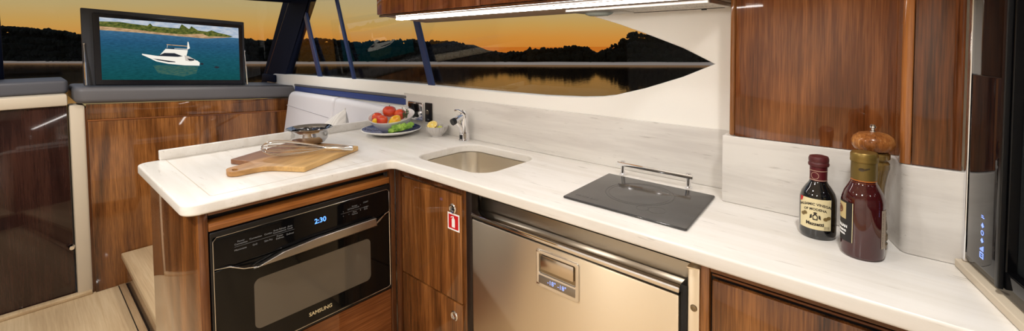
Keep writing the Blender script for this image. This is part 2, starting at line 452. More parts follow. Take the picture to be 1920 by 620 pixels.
# fold-up television
TU = -2.395
def tsl(p): return V((p.x, p.y, p.z-.066*(p.y+.78)))
TVZ = 1.171
tv = thing('television', 'flat screen in a raised dark leather lid showing a white boat on blue water', 'television', (TU, -.3, 1.14))
bm = B(); plate(bm, [rpoly([(-.789, TVZ), (.175, TVZ), (.175, 1.688), (-.789, 1.688)], .006)], -.035, 0, .006, lambda p: tsl(V((TU+p.z, p.x, p.y)))); obj('lid_panel', bm, M['lid'], tv)
bm = B(); plate(bm, [rpoly([(-.735, 1.176), (.152, 1.176), (.152, 1.662), (-.735, 1.662)], .008)], 0.0005, .022, .004, lambda p: tsl(V((TU+p.z, p.x, p.y)))); sc = obj('screen_bezel', bm, M['screenframe'], tv)
def scrmat(name, c1, c2=None, st=1.0, scale=(1, 4, 20)):
    m = bpy.data.materials.new(name); m.use_nodes = True; n = m.node_tree; n.nodes.clear()
    out = n.nodes.new('ShaderNodeOutputMaterial'); em = n.nodes.new('ShaderNodeEmission'); em.inputs[1].default_value = st
    if c2:
        f_ = tex_noise(n, coords(n, scale, False), 6, 4, .65)
        n.links.new(ramp(n, f_, [(.36, lin(c1)), (.64, lin(c2))]), em.inputs[0])
    else: em.inputs[0].default_value = (*lin(c1), 1)
    n.links.new(em.outputs[0], out.inputs[0]); return m
sea = bpy.data.materials.new('screen_sea'); sea.use_nodes = True; n = sea.node_tree; n.nodes.clear()
out = n.nodes.new('ShaderNodeOutputMaterial'); em = n.nodes.new('ShaderNodeEmission'); tcx = n.nodes.new('ShaderNodeTexCoord'); sx = n.nodes.new('ShaderNodeSeparateXYZ')
n.links.new(tcx.outputs['Object'], sx.inputs[0])
# height above the screen's foot, following its slope
ma = n.nodes.new('ShaderNodeMath'); ma.operation = 'MULTIPLY_ADD'; ma.inputs[1].default_value = .066; n.links.new(sx.outputs['Y'], ma.inputs[0]); n.links.new(sx.outputs['Z'], ma.inputs[2])
mr = n.nodes.new('ShaderNodeMapRange'); mr.inputs['From Min'].default_value = .04; mr.inputs['From Max'].default_value = .40; n.links.new(ma.outputs[0], mr.inputs[0])
g = ramp(n, mr.outputs[0], [(0, lin((22, 84, 86))), (.45, lin((32, 92, 108))), (.75, lin((44, 94, 128))), (1, lin((74, 122, 158)))])
rp = ramp(n, tex_noise(n, coords(n, (1, 6, 30), False), 5, 4, .7), [(.3, (.55, .55, .55)), (.7, (.95, .95, .95))])
n.links.new(mixc(n, 1, g, rp, 'MULTIPLY'), em.inputs[0]); n.links.new(em.outputs[0], out.inputs[0])
S = [sea, scrmat('screen_sky', (150, 168, 190), (196, 200, 206), scale=(1, 3, 8)), scrmat('screen_land', (48, 66, 30), (110, 112, 52), scale=(1, 7, 12)),
     scrmat('screen_sand', (206, 170, 130), (150, 118, 84)), scrmat('screen_white', (240, 234, 222)), scrmat('screen_dark', (40, 44, 52)),
     scrmat('screen_reflection', (70, 100, 84), (24, 80, 84), scale=(1, 6, 30)), scrmat('screen_shade', (196, 188, 178))]
bm = B()
def spic(pts, mi, lay):
    vs = [bm.verts.new(tsl(V((TU+.0225+lay*.0003, p[0], p[1])))) for p in pts]
    fc = bm.faces.new(vs); fc.material_index = mi
# picture area v -.70..+.128, z 1.205..1.636 (before the slope)
x0, x1, y0, y1 = -.702, .126, 1.212, 1.634
spic([(x0, y0), (x1, y0), (x1, 1.552), (x0, 1.572)], 0, 0)
spic([(x0, 1.572), (x1, 1.552), (x1, y1), (x0, y1)], 1, 0)
land = [(x0, 1.556), (-.55, 1.553), (-.38, 1.545), (-.22, 1.54), (-.12, 1.538), (0, 1.552), (.07, 1.557), (.085, 1.563), (.03, 1.577), (-.02, 1.585), (-.06, 1.6), (-.09, 1.587), (-.15, 1.592), (-.19, 1.62), (-.205, 1.597), (-.25, 1.63), (-.265, 1.597), (-.34, 1.597), (-.42, 1.6), (-.435, 1.618), (-.45, 1.6), (-.53, 1.605), (-.6, 1.612), (x0, 1.606)]
spic(land, 2, 1)
spic([(x0, 1.548), (-.5, 1.546), (-.36, 1.541), (-.2, 1.536), (-.1, 1.534), (.02, 1.548), (.07, 1.556), (-.02, 1.556), (-.08, 1.55), (-.12, 1.568), (-.18, 1.562), (-.24, 1.553), (-.4, 1.557), (-.5, 1.566), (x0, 1.574)], 3, 2)
# the boat on the screen
spic([(-.43, 1.318), (-.155, 1.318), (-.17, 1.262), (-.25, 1.238), (-.40, 1.26)], 6, 1)
spic([(-.487, 1.398), (-.40, 1.386), (-.335, 1.392), (-.16, 1.36), (-.145, 1.345), (-.148, 1.322), (-.24, 1.322), (-.34, 1.331), (-.41, 1.347), (-.445, 1.368), (-.487, 1.390)], 4, 2)
spic([(-.385, 1.396), (-.352, 1.440), (-.218, 1.438), (-.222, 1.416), (-.235, 1.37), (-.32, 1.39)], 4, 3)
spic([(-.40, 1.386), (-.36, 1.41), (-.30, 1.411), (-.25, 1.39), (-.28, 1.384)], 5, 4)
spic([(-.43, 1.367), (-.30, 1.349), (-.295, 1.343), (-.34, 1.344), (-.40, 1.355)], 5, 4)
spic([(-.352, 1.444), (-.30, 1.451), (-.30, 1.443)], 5, 4); spic([(-.30, 1.443), (-.30, 1.447), (-.22, 1.447), (-.22, 1.441)], 7, 4)
spic([(-.345, 1.474), (-.22, 1.470), (-.22, 1.464), (-.345, 1.468)], 3, 4)
spic([(-.222, 1.44), (-.205, 1.452), (-.212, 1.5), (-.218, 1.5)], 4, 4)
spic([(-.345, 1.447), (-.342, 1.447), (-.338, 1.47), (-.341, 1.47)], 7, 4)
spic([(-.24, 1.398), (-.215, 1.392), (-.17, 1.365), (-.20, 1.352), (-.235, 1.357)], 7, 4); spic([(-.225, 1.375), (-.18, 1.37), (-.182, 1.36), (-.21, 1.358)], 5, 5)
spic(circ(-.132, 1.336, .011, 10, .008), 5, 4); spic([(-.055, 1.312), (-.04, 1.321), (-.02, 1.318), (-.018, 1.309), (-.035, 1.304)], 5, 4)
obj('screen_picture', bm, S, sc, smooth=False)
for vv in (-.782, .168):
    bm = B(); a = tsl(V((TU+.012, vv, 1.45))); e = tsl(V((CU-.03, vv, 1.178))); mid = a.lerp(e, .45)
    tube(bm, [a, mid], .003, 8); tube(bm, [mid, e], .006, 8); lathe(bm, [(0, -.004), (.008, -.004), (.008, .004), (0, .004)], f=lambda p: a+V((p.x, p.z, p.y)), seg=12)
    obj('gas_strut', bm, M['chrome'], tv, label='thin chrome support strut')

# ------------------------------------------------------------------ sofa, coaming, pillow
so = thing('sofa', 'white vinyl bench sofa with stitched backrest along the window wall', 'sofa', (-1.5, .2, .02))
bm = B(); box(bm, (-2.29, -.05, .02), (-.84, .515, .34), .01); obj('base', bm, M['walnut'], so)
bm = B(); box(bm, (-2.28, -.07, .342), (-.84, .39, .48), .04, 4); obj('seat', bm, M['sofa'], so)
def backrest(u0, u1, z0, z1, bulge=.0):
    b_ = B(); plate(b_, [rpoly([(u0-.03, z0), (u1, z0), (u1, z1), (u0+.045, z1)], [.06, .03, .04, .07])], -.035, .04, .03, lambda p: V((p.x, .473+p.z+ (z1-p.y)*-.10, p.y)), res=5)
    return b_
cu_ = obj('backrest', backrest(-2.26, -1.42, .50, 1.046), M['sofa'], so)
b2_ = obj('backrest', backrest(-1.452, -.60, .968, 1.036), M['sofa'], so)
bm = B(); plate(bm, [rpoly([(-1.45, .5), (-.835, .5), (-.835, .968), (-.60, .968), (-.60, 1.036), (-1.41, 1.046)], [.03, .02, .02, .02, .03, .03])], -.035, .04, .03, lambda p: V((p.x, .473+p.z+(1.046-p.y)*-.10, p.y)), res=5)
bpy.data.objects.remove(b2_); b2_ = obj('backrest', bm, M['sofa'], so)
for pts in ([(-2.215, .93), (-1.47, .90)], [(-1.40, .90), (-.86, .885)]):
    bm = B(); tube(bm, [V((pts[0][0]+(pts[1][0]-pts[0][0])*i/12, .438-(1.046-z_)*.10-.001, z_)) for i in range(13) for z_ in [pts[0][1]+(pts[1][1]-pts[0][1])*i/12]], .0025, 6)
    obj('seam', bm, mat('seam_thread', (190, 188, 194), .7), cu_ if pts[0][0] < -2 else b2_)
bm = B(); plate(bm, [rpoly([(-2.28, 1.035), (-.633, 1.052), (-.633, 1.094), (-2.28, 1.080)], .006)], -.013, -.001, .005, on_v(WV))
o = obj('coaming_pad', bm, M['navy']); tag(o, 'long navy padded strip on the wall above the white sofa backrest', 'padding')
bm = B(); plate(bm, [rpoly([(-2.28, 1.081), (-.633, 1.095), (-.633, 1.112), (-2.28, 1.098)], .004)], -.016, -.001, .003, on_v(WV)); obj('top_cap', bm, M['leather'], o, label='dark grey leather cap')
# pillow leaning on the backrest
pw = thing('pillow', 'pale striped throw pillow leaning on the sofa behind the worktop', 'pillow', (-.99, .33, .50))
bm = B(); n_ = 20; grid = {}
for s_ in (1, -1):
    for i in range(n_+1):
        for j in range(n_+1):
            a, c_ = i/n_*2-1, j/n_*2-1
            th = .075*((1-a**4)*(1-c_**4))**.6
            k = 1-.06*(1-abs(c_))*(abs(a)**4); k2 = 1-.06*(1-abs(a))*(abs(c_)**4)
            grid[(s_, i, j)] = bm.verts.new((a*.21*k, s_*th*.85, c_*.21*k2+.24))
    for i in range(n_):
        for j in range(n_):
            bm.faces.new([grid[(s_, i, j)], grid[(s_, i+1, j)], grid[(s_, i+1, j+1)], grid[(s_, i, j+1)]])
bmesh.ops.remove_doubles(bm, verts=bm.verts, dist=1e-4)
bmesh.ops.transform(bm, matrix=Matrix.Rotation(radians(-18), 4, 'X') @ Matrix.Translation((0, 0, .285)) @ Matrix.Rotation(radians(58), 4, 'Y') @ Matrix.Translation((0, 0, -.24)), verts=bm.verts)
ntm, N, L, b = nodes(M['pillow'])
wv = N.new('ShaderNodeTexWave'); wv.inputs['Scale'].default_value = 14; wv.inputs['Distortion'].default_value = .5; L.new(coords(ntm, (1, .2, .6), False), wv.inputs['Vector'])
L.new(ramp(ntm, wv.outputs['Fac'], [(.3, lin((214, 210, 205))), (.6, lin((226, 222, 217)))]), b.inputs['Base Color'])
obj('cover', bm, M['pillow'], pw, world=False)
pw.location = (-.968, .085, .496)

# ------------------------------------------------------------------ worktop
outline = rpoly([(-.80, -.755), (0, -.755), (0, 0), (1.86, 0), (1.782, .298), (1.782, .524), (-.80, .524)], [.045, .05, .035, 0, 0, 0, .005], 10)
sink_hole = rpoly([(.012, .098), (.468, .098), (.468, .452), (.012, .452)], .085, 10)
bm = B(); plate(bm, [outline, sink_hole], CT-.038, CT, .007, res=4)
wt = thing('worktop', 'L-shaped off-white stone worktop with cut-out for the sink', 'worktop', (.4, .2, CT-.038))
obj('slab', bm, M['stone'], wt)
bm = B(); plate(bm, [rpoly([(-.815, -.675), (-.790, -.675), (-.790, .40), (-.815, .40)], .004)], CT-.001, CT+.042, .004); obj('upstand', bm, M['stone'], wt)
# shallow recessed line around the peninsula
gm = mat('groove', (196, 184, 168), .5)
bm = B(); gp = [(-.78, -.655), (-.06, -.665), (-.055, -.06)]
gl = rpoly([gp[0], gp[1], gp[2]], [0, .012, 0]); tube(bm, [V((x, y, CT-.0016)) for x, y in gl], .0024, 6); obj('groove', bm, gm, wt)
# back splash panels
bm = B(); plate(bm, [[(-.655, CT), (1.27, CT), (1.27, 1.123), (-.655, 1.128)]], -.012, -.0005, .002, on_v(WV))
o = obj('backsplash', bm, M['splash']); tag(o, 'long pale stone backsplash behind the sink and cooktop', 'backsplash')
sp_out = rpoly([(1.25, .392), (1.648, .392), (1.68, .30), (1.782, .30), (1.782, .517), (1.25, .517)], [.003, .03, .022, .002, 0, 0], 8)
bm = B(); plate(bm, [sp_out], CT+.0005, 1.131, .003)
o = obj('backsplash', bm, M['splash']); tag(o, 'stepped pale stone splash block behind the bottles and pepper mill', 'backsplash')

# sink
sk = thing('sink', 'square undermount stainless steel sink with rounded corners', 'sink', (.24, .275, .70))
bm = B()
tops = rpoly([(.008, .094), (.472, .094), (.472, .456), (.008, .456)], .088, 10); rings = []
for (ins, z) in [(-.02, .8805), (0, .8805), (.004, .84), (.010, .76), (.022, .725), (.05, .71), (.12, .705)]:
    rp_ = rpoly([(.008+ins, .094+ins), (.472-ins, .094+ins), (.472-ins, .456-ins), (.008+ins, .456-ins)], max(.03, .088-ins*.5), 10)
    rings.append([bm.verts.new((x, y, z)) for x, y in rp_])
for A_, B_ in zip(rings, rings[1:]):
    for i in range(len(A_)):
        j = (i+1) % len(A_); bm.faces.new((A_[i], B_[i], B_[j], A_[j]))
bm.faces.new(rings[-1]); obj('basin', bm, M['sinksteel'], sk)
bm = B(); lathe(bm, [(.0, .7065), (.03, .7065), (.04, .709), (.044, .7055)], (.24, .275, 0)); obj('drain', bm, M['chrome'], sk)

# faucet
fx, fy = -.046, .470
CW = CT; CT = CW+.0008
fc = thing('faucet', 'chrome mixer tap standing at the corner of the sink', 'faucet', (fx, fy, CT))
bm = B(); lathe(bm, [(0, 0), (.030, 0), (.030, .006), (.0265, .010), (.0265, .042), (.023, .046), (0, .046)], (fx, fy, CT)); obj('base', bm, M['chrome'], fc)
sd_ = V((-.05, -1, 0)).normalized()
bm = B(); tube(bm, [V((fx, fy, CT+.04)), V((fx, fy, CT+.10)), V((fx, fy, CT+.130)), V((fx, fy-.006, CT+.146)), V((fx, fy-.018, CT+.154))], [.0235, .0225, .0225, .020, .012], 18); obj('body', bm, M['chrome'], fc)
tip = V((fx, fy, CT+.112))+sd_*.064
bm = B(); tube(bm, [V((fx, fy, CT+.128)), V((fx, fy, CT+.126))+sd_*.03, tip], [.017, .016, .0145], 16); obj('spout', bm, M['chrome'], fc)
bm = B(); tube(bm, [tip-sd_*.002, tip+sd_*.016+V((0, 0, -.006))], .0175, 16); obj('aerator', bm, M['grip'], fc, label='dark spray head')
bm = B(); tube(bm, [tip-sd_*.012+V((0, 0, -.010)), V((fx, fy, CT+.080))+sd_*.028, V((fx, fy, CT+.048))+sd_*.014], [.008, .011, .013], 12); obj('brace', bm, M['chrome'], fc)
bm = B(); tube(bm, [V((fx, fy-.012, CT+.150)), V((fx-.008, fy-.034, CT+.162)), V((fx-.014, fy-.052, CT+.164))], [.008, .006, .005], 10); obj('lever', bm, M['chrome'], fc)
bm = B(); box(bm, (fx-.008, fy-.0285, CT+.012), (fx+.012, fy-.0255, CT+.034), .001); obj('badge', bm, M['grip'], fc)

CT = CW
# socket and switch on the splash
ss = thing('wall_socket', 'chrome framed double power socket on the backsplash beside the fruit bowl', 'socket', (-.525, .517, .975))
bm = B(); plate(bm, [rpoly([(-.602, .972), (-.452, .972), (-.452, 1.085), (-.602, 1.085)], .012)], -.012, -.0005, .005, on_v(.518)); obj('frame', bm, M['chrome'], ss)
bm = B(); plate(bm, [rpoly([(-.588, .992), (-.492, .992), (-.492, 1.072), (-.588, 1.072)], .006)], -.016, -.011, .002, on_v(.518)); obj('insert', bm, M['blackgloss'], ss)
bm = B(); lathe(bm, [(0, .012), (.010, .012), (.012, .009), (.012, 0)], f=lambda p: V((-.472, .507-p.z, 1.03+p.y)+V((p.x, 0, 0))) if False else V((-.472+p.x, .507-p.z, 1.02+p.y)), seg=20); obj('knob', bm, M['chrome'], ss)
sw = thing('switch_plate', 'narrow black switch plate upright on the backsplash above the lemon bowl', 'switch', (-.40, .517, .975))
bm = B(); plate(bm, [rpoly([(-.432, .974), (-.372, .974), (-.372, 1.086), (-.432, 1.086)], .004)], -.010, -.0005, .002, on_v(.518)); obj('plate', bm, M['black'], sw)
bm = B(); plate(bm, [rpoly([(-.416, 1.018), (-.392, 1.018), (-.392, 1.044), (-.416, 1.044)], .006)], -.016, -.0102, .002, on_v(.518)); obj('rocker', bm, M['steel_dark'], sw)
bm = B(); text_bm(bm, 'USB', .012, frame((-.402, .5078, .988), (1, 0, 0), (0, 0, 1))); obj('lettering', bm, M['greyprint'], sw)

# ------------------------------------------------------------------ peninsula cabinet with oven
PU = -.026
pc = thing('peninsula_cabinet', 'walnut peninsula cabinet under the short arm of the worktop, housing the oven', 'cabinet', (-.4, -.35, -.2))
bm = B(); box(bm, (-.785, -.69, -.2), (-.45, .01, .881)); obj('carcass', bm, M['walnut_dark'], pc)
bm = B(); box(bm, (-.79, -.712, -.2), (PU, -.691, .8815), .004); obj('end_panel', bm, M['walnut'], pc)
bm = B(); box(bm, (PU-.02, -.711, -.2), (PU+.001, -.684, .8815), .003); obj('post', bm, M['walnut_dark'], pc)
bm = B(); box(bm, (PU-.02, .001, -.2), (PU+.004, .026, .8815), .003); obj('post', bm, M['walnut_dark'], pc)
bm = B(); box(bm, (PU-.02, -.683, .866), (PU, .0, .8815), .002); obj('rail', bm, M['walnut_h'], pc)
bm = B(); box(bm, (PU-.3, -.683, .838), (PU-.045, .0, .865)); obj('slot', bm, M['black'], pc, label='dark slot under the worktop')
bm = B(); box(bm, (PU-.2, -.683, .812), (PU+.002, .0, .840), .003); obj('shelf', bm, wood('lightened_strip', (120, 68, 28), (164, 102, 48), (196, 132, 70), axis=1), pc)  # strip wood lightened to make up for missing light under the worktop
bm = B(); box(bm, (PU-.02, -.682, -.1), (PU, .0, .334), .004); obj('drawer_front', bm, M['walnut_h'], pc)
bm = B(); box(bm, (PU-.05, -.69, -.2), (PU-.03, .0, -.1)); obj('plinth', bm, M['walnut_dark'], pc)

ov = thing('oven', 'black built-in microwave oven with blue clock in the peninsula', 'oven', (-.2, -.34, .345))
bm = B(); box(bm, (-.44, -.676, .345), (PU, -.006, .806)); obj('housing', bm, M['black'], ov)
bm = B(); plate(bm, [rpoly([(-.682, .342), (-.002, .342), (-.002, .809), (-.682, .809)], .004), rpoly([(-.675, .352), (-.008, .352), (-.008, .792), (-.675, .792)], .008)], 0.0005, .010, .002, on_u(PU)); obj('surround', bm, M['black'], ov)
OF = -.016
bm = B(); plate(bm, [rpoly([(-.674, .680), (-.009, .680), (-.009, .790), (-.674, .790)], [.002, .002, .012, .012])], -.010, 0, .002, on_u(OF)); cp = obj('control_panel', bm, M['blackgloss'], ov)
bm = B()
tube(bm, [V((OF, v, z)) for v, z in ((-.6745, .36), (-.6745, .778), (-.664, .7905), (-.34, .7905), (-.019, .7905), (-.0085, .778), (-.0085, .36), (-.02, .3525), (-.66, .3525))], .0016, 6); obj('bright_edge', bm, M['chrome'], ov)
rows = [[('Power\nConvection', -.592), ('Convection', -.546), ('Combo', -.505), ('Auto Reheat\nConvenience', -.466), ('Auto\nCook', -.430)], [('Microwave', -.594), ('Grill', -.549), ('Slim Fry', -.505), ('Power\nDefrost', -.466), ('Defrost', -.430)]]
bm = B()
for r_, zz in zip(rows, (.752, .728)):
    for s_, vv in r_: text_bm(bm, s_, .0085, frame((OF+.0006, vv, zz), (0, 1, 0), (0, 0, 1)), depth=.0002)
box(bm, (OF+.0004, -.612, .7395), (OF+.0008, -.415, .7401)); obj('lettering', bm, M['greyprint'], cp, smooth=False); bm = B()
for s_, vv, zz in (('^', -.222, .748), ('v', -.222, .731), ('OK', -.198, .752), ('<', -.198, .731), ('Kitchen\nTimer/Clock', -.172, .756), ('More\nOptions', -.172, .731), ('i', -.146, .757), ('START', -.122, .762), ('8', -.146, .735), ('STOP\nECO', -.122, .737)):
    text_bm(bm, s_, .0078, frame((OF+.0006, vv, zz), (0, 1, 0), (0, 0, 1)), depth=.0002)
box(bm, (OF+.0004, -.232, .7415), (OF+.0008, -.108, .7421))
obj('lettering', bm, M['greyprint'], cp, smooth=False)
bm = B(); text_bm(bm, '2:30', .027, frame((OF+.0006, -.316, .743), (0, 1, 0), (0, 0, 1)), depth=.0002, bold=.0004); obj('clock_display', bm, M['blueled'], cp, smooth=False, label='blue lit clock digits')
bm = B(); plate(bm, [rpoly([(-.674, .353), (-.009, .353), (-.009, .677), (-.674, .677)], [.008, .008, .002, .002])], -.010, 0, .002, on_u(OF)); od = obj('door', bm, M['ovendoor'], ov)
bm = B(); plate(bm, [rpoly([(-.556, .422), (-.104, .422), (-.104, .603), (-.556, .603)], .022)], .0002, .0008, 0, on_u(OF)); obj('window', bm, M['ovenwin'], od)
bm = B(); text_bm(bm, 'SAMSUNG', .020, frame((OF+.0008, -.323, .388), (0, 1, 0), (0, 0, 1)), depth=.0003, bold=.0005); obj('lettering', bm, M['silverprint'], od, smooth=False)
# bar handle with thin tails running to the door edges
bm = B(); plate(bm, [rpoly([(-.562, .6535), (-.084, .6535), (-.088, .690), (-.34, .689), (-.46, .680)], [0, .002, .002, .05, .05])], .004, .028, .004, on_u(OF))
for v_ in (-.40, -.14): box(bm, (OF, v_-.012, .662), (OF+.012, v_+.012, .676))
hd = obj('handle', bm, mat('oven_handle_steel', (176, 170, 164), .3, 1), od, label='flat steel bar handle')
bm = B(); tube(bm, [V((OF+.002, -.672, .686)), V((OF+.006, -.63, .682)), V((OF+.014, -.59, .664)), V((OF+.020, -.545, .656))], [.0022, .003, .0035, .0035], 8)
tail = obj('handle_tail', bm, M['chrome'], hd) if False else obj('handle_tail', bm, M['chrome'], od)
bm = B(); tube(bm, [V((OF+.018, -.088, .660)), V((OF+.010, -.06, .672)), V((OF+.004, -.03, .686)), V((OF+.002, -.010, .690))], [.003, .003, .0025, .002], 8); obj('handle_tail', bm, M['chrome'], od)

# ------------------------------------------------------------------ sink cabinet
KV = .045
kc = thing('sink_cabinet', 'narrow walnut cabinet under the sink with red extinguisher sticker', 'cabinet', (.2, .28, .02))
bm = B(); box(bm, (-.0, KV+.022, .02), (.44, .515, .70)); obj('carcass', bm, M['walnut_dark'], kc)
bm = B(); box(bm, (-.021, .027, .02), (-.004, KV+.02, .8815), .003); obj('post', bm, M['walnut_dark'], kc)
bm = B(); box(bm, (.405, KV, .02), (.434, KV+.02, .8815), .003); obj('post', bm, M['walnut'], kc)
bm = B(); box(bm, (.434, KV-.005, .02), (.466, KV+.03, .8815), .002); obj('gap_strip', bm, mat('gap_dark', (30, 18, 14), .4), kc)  # solid dark strip in place of the open gap beside the fridge
bm = B(); box(bm, (-.004, KV+.004, .842), (.405, KV+.02, .8815), .002); obj('rail', bm, M['walnut_dark'], kc)
def latch(bm, u, v, z, r=.020):
    lathe(bm, [(0, -.001), (r, -.001), (r, .003), (r*.82, .006), (r*.62, .005), (r*.58, .0015), (0, .0015)], f=lambda p: V((u+p.x, v-p.z, z+p.y)), seg=28)
def slug(bm, u, v, z, r): ball(bm, (u, v, z), r, 2, (1, .5, 1))
bm = B(); box(bm, (-.001, KV, .405), (.402, KV+.018, .837), .004); d1 = obj('door', bm, M['walnut'], kc)
bm = B(); latch(bm, .352, KV, .776); obj('latch', bm, M['chrome'], d1, label='round chrome push latch')
bm = B(); box(bm, (.345, KV-.0035, .770), (.359, KV-.001, .778), .001); obj('latch_slot', bm, M['grip'], d1)
bm = B()
box(bm, (.320, KV-.0008, .689), (.390, KV-.0001, .757), 0, mi=0); box(bm, (.326, KV-.0012, .695), (.384, KV-.0007, .751), 0, mi=1)
fx_ = lambda p: V((.355+p.x, KV-.0013-p.z, .723+p.y))
plate(bm, [rpoly([(-.009, -.022), (.009, -.022), (.009, .010), (.004, .016), (-.004, .016), (-.009, .010)], .002)], 0, .0004, 0, fx_, mi=0)
plate(bm, [[(-.003, .015), (.003, .015), (.003, .022), (-.003, .022)]], 0, .0004, 0, fx_, mi=0)
plate(bm, [[(-.004, .019), (-.016, .014), (-.016, .017), (-.004, .023)]], 0, .0004, 0, fx_, mi=0)
obj('sticker', bm, [M['whitepaint'], M['red']], d1, smooth=False, label='red fire extinguisher sticker with white border')
bm = B(); box(bm, (-.001, KV, .04), (.402, KV+.018, .400), .004); d2 = obj('door', bm, M['walnut'], kc)
bm = B(); latch(bm, .354, KV, .343); obj('latch', bm, M['chrome'], d2, label='round chrome push latch')

# ------------------------------------------------------------------ fridge
FV = .03
fr = thing('refrigerator', 'stainless steel drawer fridge with square chrome latch under the cooktop', 'refrigerator', (.87, .28, .02))
bm = B(); box(bm, (.475, KV+.05, .03), (1.262, .50, .69)); obj('body', bm, M['black'], fr)
bm = B(); box(bm, (.476, FV, .06), (1.254, FV+.045, .772), .005); fd = obj('door', bm, M['steel'], fr)
bm = B(); box(bm, (.474, FV-.004, .779), (1.256, FV+.052, .795), .004); obj('top_lip', bm, M['chrome'], fd)
bm = B(); box(bm, (.478, FV+.004, .773), (1.252, FV+.04, .7785)); obj('gap', bm, M['gasket'], fd)
bm = B(); box(bm, (.468, FV+.058, .70), (1.30, FV+.064, .838), .001); box(bm, (.468, FV+.056, .842), (1.30, FV+.064, .880), .001); obj('fascia', bm, mat('fascia_steel', (170, 158, 140), .3, 1), fr)
bm = B(); box(bm, (1.2545, FV+.008, .06), (1.272, FV+.058, .80), .002); obj('gasket', bm, M['gasket'], fr)
bm = B(); box(bm, (1.272, KV-.004, .04), (1.302, KV+.02, .85), .003); fl = obj('flange', bm, M['steel'], fr)
bm = B(); plate(bm, [[(1.272, .035), (1.302, .04), (1.302, .10), (1.272, .10)]], .850, .853); obj('flange_top', bm, M['steel'], fr)
bm = B(); lathe(bm, [(0, .0015), (.004, .0015), (.0045, .003), (.008, .0025), (.009, 0)], f=lambda p: V((1.288+p.x, KV-.004-p.z, .748+p.y)), seg=20); obj('screw', bm, M['steel_dark'], fl)
# latch with display
bm = B(); plate(bm, [rpoly([(.788, .634), (.952, .634), (.952, .757), (.788, .757)], .008), rpoly([(.800, .681), (.940, .681), (.940, .744), (.800, .744)], .005)], -.006, -.0002, .002, on_v(FV)); lt = obj('latch_bezel', bm, M['chrome'], fd)
bm = B(); box(bm, (.802, FV-.0015, .683), (.938, FV-.0005, .742)); obj('latch_recess', bm, M['steel_dark'], fd)
bm = B(); box(bm, (.806, FV-.007, .694), (.934, FV-.0018, .741), .003); obj('latch_paddle', bm, mat('paddle_steel', (214, 204, 192), .2, 1), fd)
bm = B(); box(bm, (.800, FV-.0075, .648), (.940, FV-.0062, .674), .0005); obj('latch_display', bm, mat('display_grey', (140, 130, 118), .3, .6), fd)
bm = B(); text_bm(bm, '-18\u00b0 -18\u00b0', .020, frame((.872, FV-.0078, .661), (1, 0, 0), (0, 0, 1)), depth=.0002); obj('display_digits', bm, M['iconled'], fd, smooth=False, label='pale blue lit digits')

# ------------------------------------------------------------------ end cabinet
ec = thing('drawer_cabinet', 'walnut cabinet with wide drawer under the bottles at the end of the worktop', 'cabinet', (1.55, .28, .02))
bm = B(); box(bm, (1.305, KV+.03, .02), (1.76, .28, .881)); obj('carcass', bm, M['walnut_dark'], ec)
bm = B(); box(bm, (1.302, KV, .02), (1.324, KV+.029, .8815), .003); obj('post', bm, M['walnut'], ec)
bm = B(); box(bm, (1.324, KV+.003, .852), (1.80, KV+.029, .8815), .002); obj('rail', bm, M['walnut_hx'], ec)
bm = B(); box(bm, (1.3245, KV+.016, .02), (1.80, KV+.029, .852)); obj('shadow_gap', bm, M['black'], ec)
bm = B(); tube(bm, [V((1.328, KV+.012, .843)), V((1.80, KV+.012, .843))], .003, 8); obj('edge_moulding', bm, M['walnut_hx'], ec)
bm = B(); box(bm, (1.330, KV, .45), (1.80, KV+.015, .835), .004); obj('drawer_front', bm, M['walnut'], ec)

# ------------------------------------------------------------------ cooktop and rail
ck = thing('cooktop', 'black glass ceramic cooktop set into the worktop', 'cooktop', (1.03, .25, CT))
ckp = [(.868, .089), (1.252, .086), (1.190, .410), (.830, .414)]
ckp = [(.850, .088), (1.252, .086), (1.225, .412), (.836, .414)]
bm = B(); plate(bm, [rpoly(ckp, .006)], CT+.0003, CT+.007, .003); cg = obj('glass', bm, mat('cooktop_glass', (42, 41, 42), .08, spec=.9), ck)
def ringb(bm, cx, cy, r0, r1, z): plate(bm, [circ(cx, cy, r1, 48), circ(cx, cy, r0, 48)], z, z+.0002)
bm = B(); ringb(bm, 1.03, .27, .108, .110, CT+.0071); ringb(bm, 1.03, .27, .098, .099, CT+.0071); obj('burner_ring', bm, mat('faint_ring', (74, 70, 68), .4), cg, smooth=False)
bm = B(); ringb(bm, 1.135, .165, .024, .0252, CT+.0071); ringb(bm, 1.095, .155, .018, .019, CT+.0071); obj('touch_controls', bm, mat('faint_marks', (84, 80, 78), .4), cg, smooth=False)
bm = B()
for i, x in enumerate((.876, .886, .896, .906, .916, .930, .940, .950)): box(bm, (x, .125, CT+.0071), (x+.006, .133, CT+.0073))
obj('printed_mark', bm, bpy.data.materials['faint_marks'], cg, smooth=False)
CT = CW+.0008
rl = thing('fiddle_rail', 'low chrome guard rail standing behind the cooktop', 'rail', (1.0, .45, CT))
for u in (.876, 1.125):
    bm = B(); lathe(bm, [(0, 0), (.013, 0), (.013, .004), (.008, .006), (.0075, .030), (.009, .044), (.009, .052), (0, .052)], (u, .45, CT), 20); obj('post', bm, M['chrome'], rl)
bm = B(); box(bm, (.858, .4455, CT+.036), (1.143, .4495, CT+.050), .001); 
bmesh.ops.translate(bm, verts=bm.verts, vec=(0, -.008, 0)); obj('bar', bm, M['chrome'], rl)

CT = CW
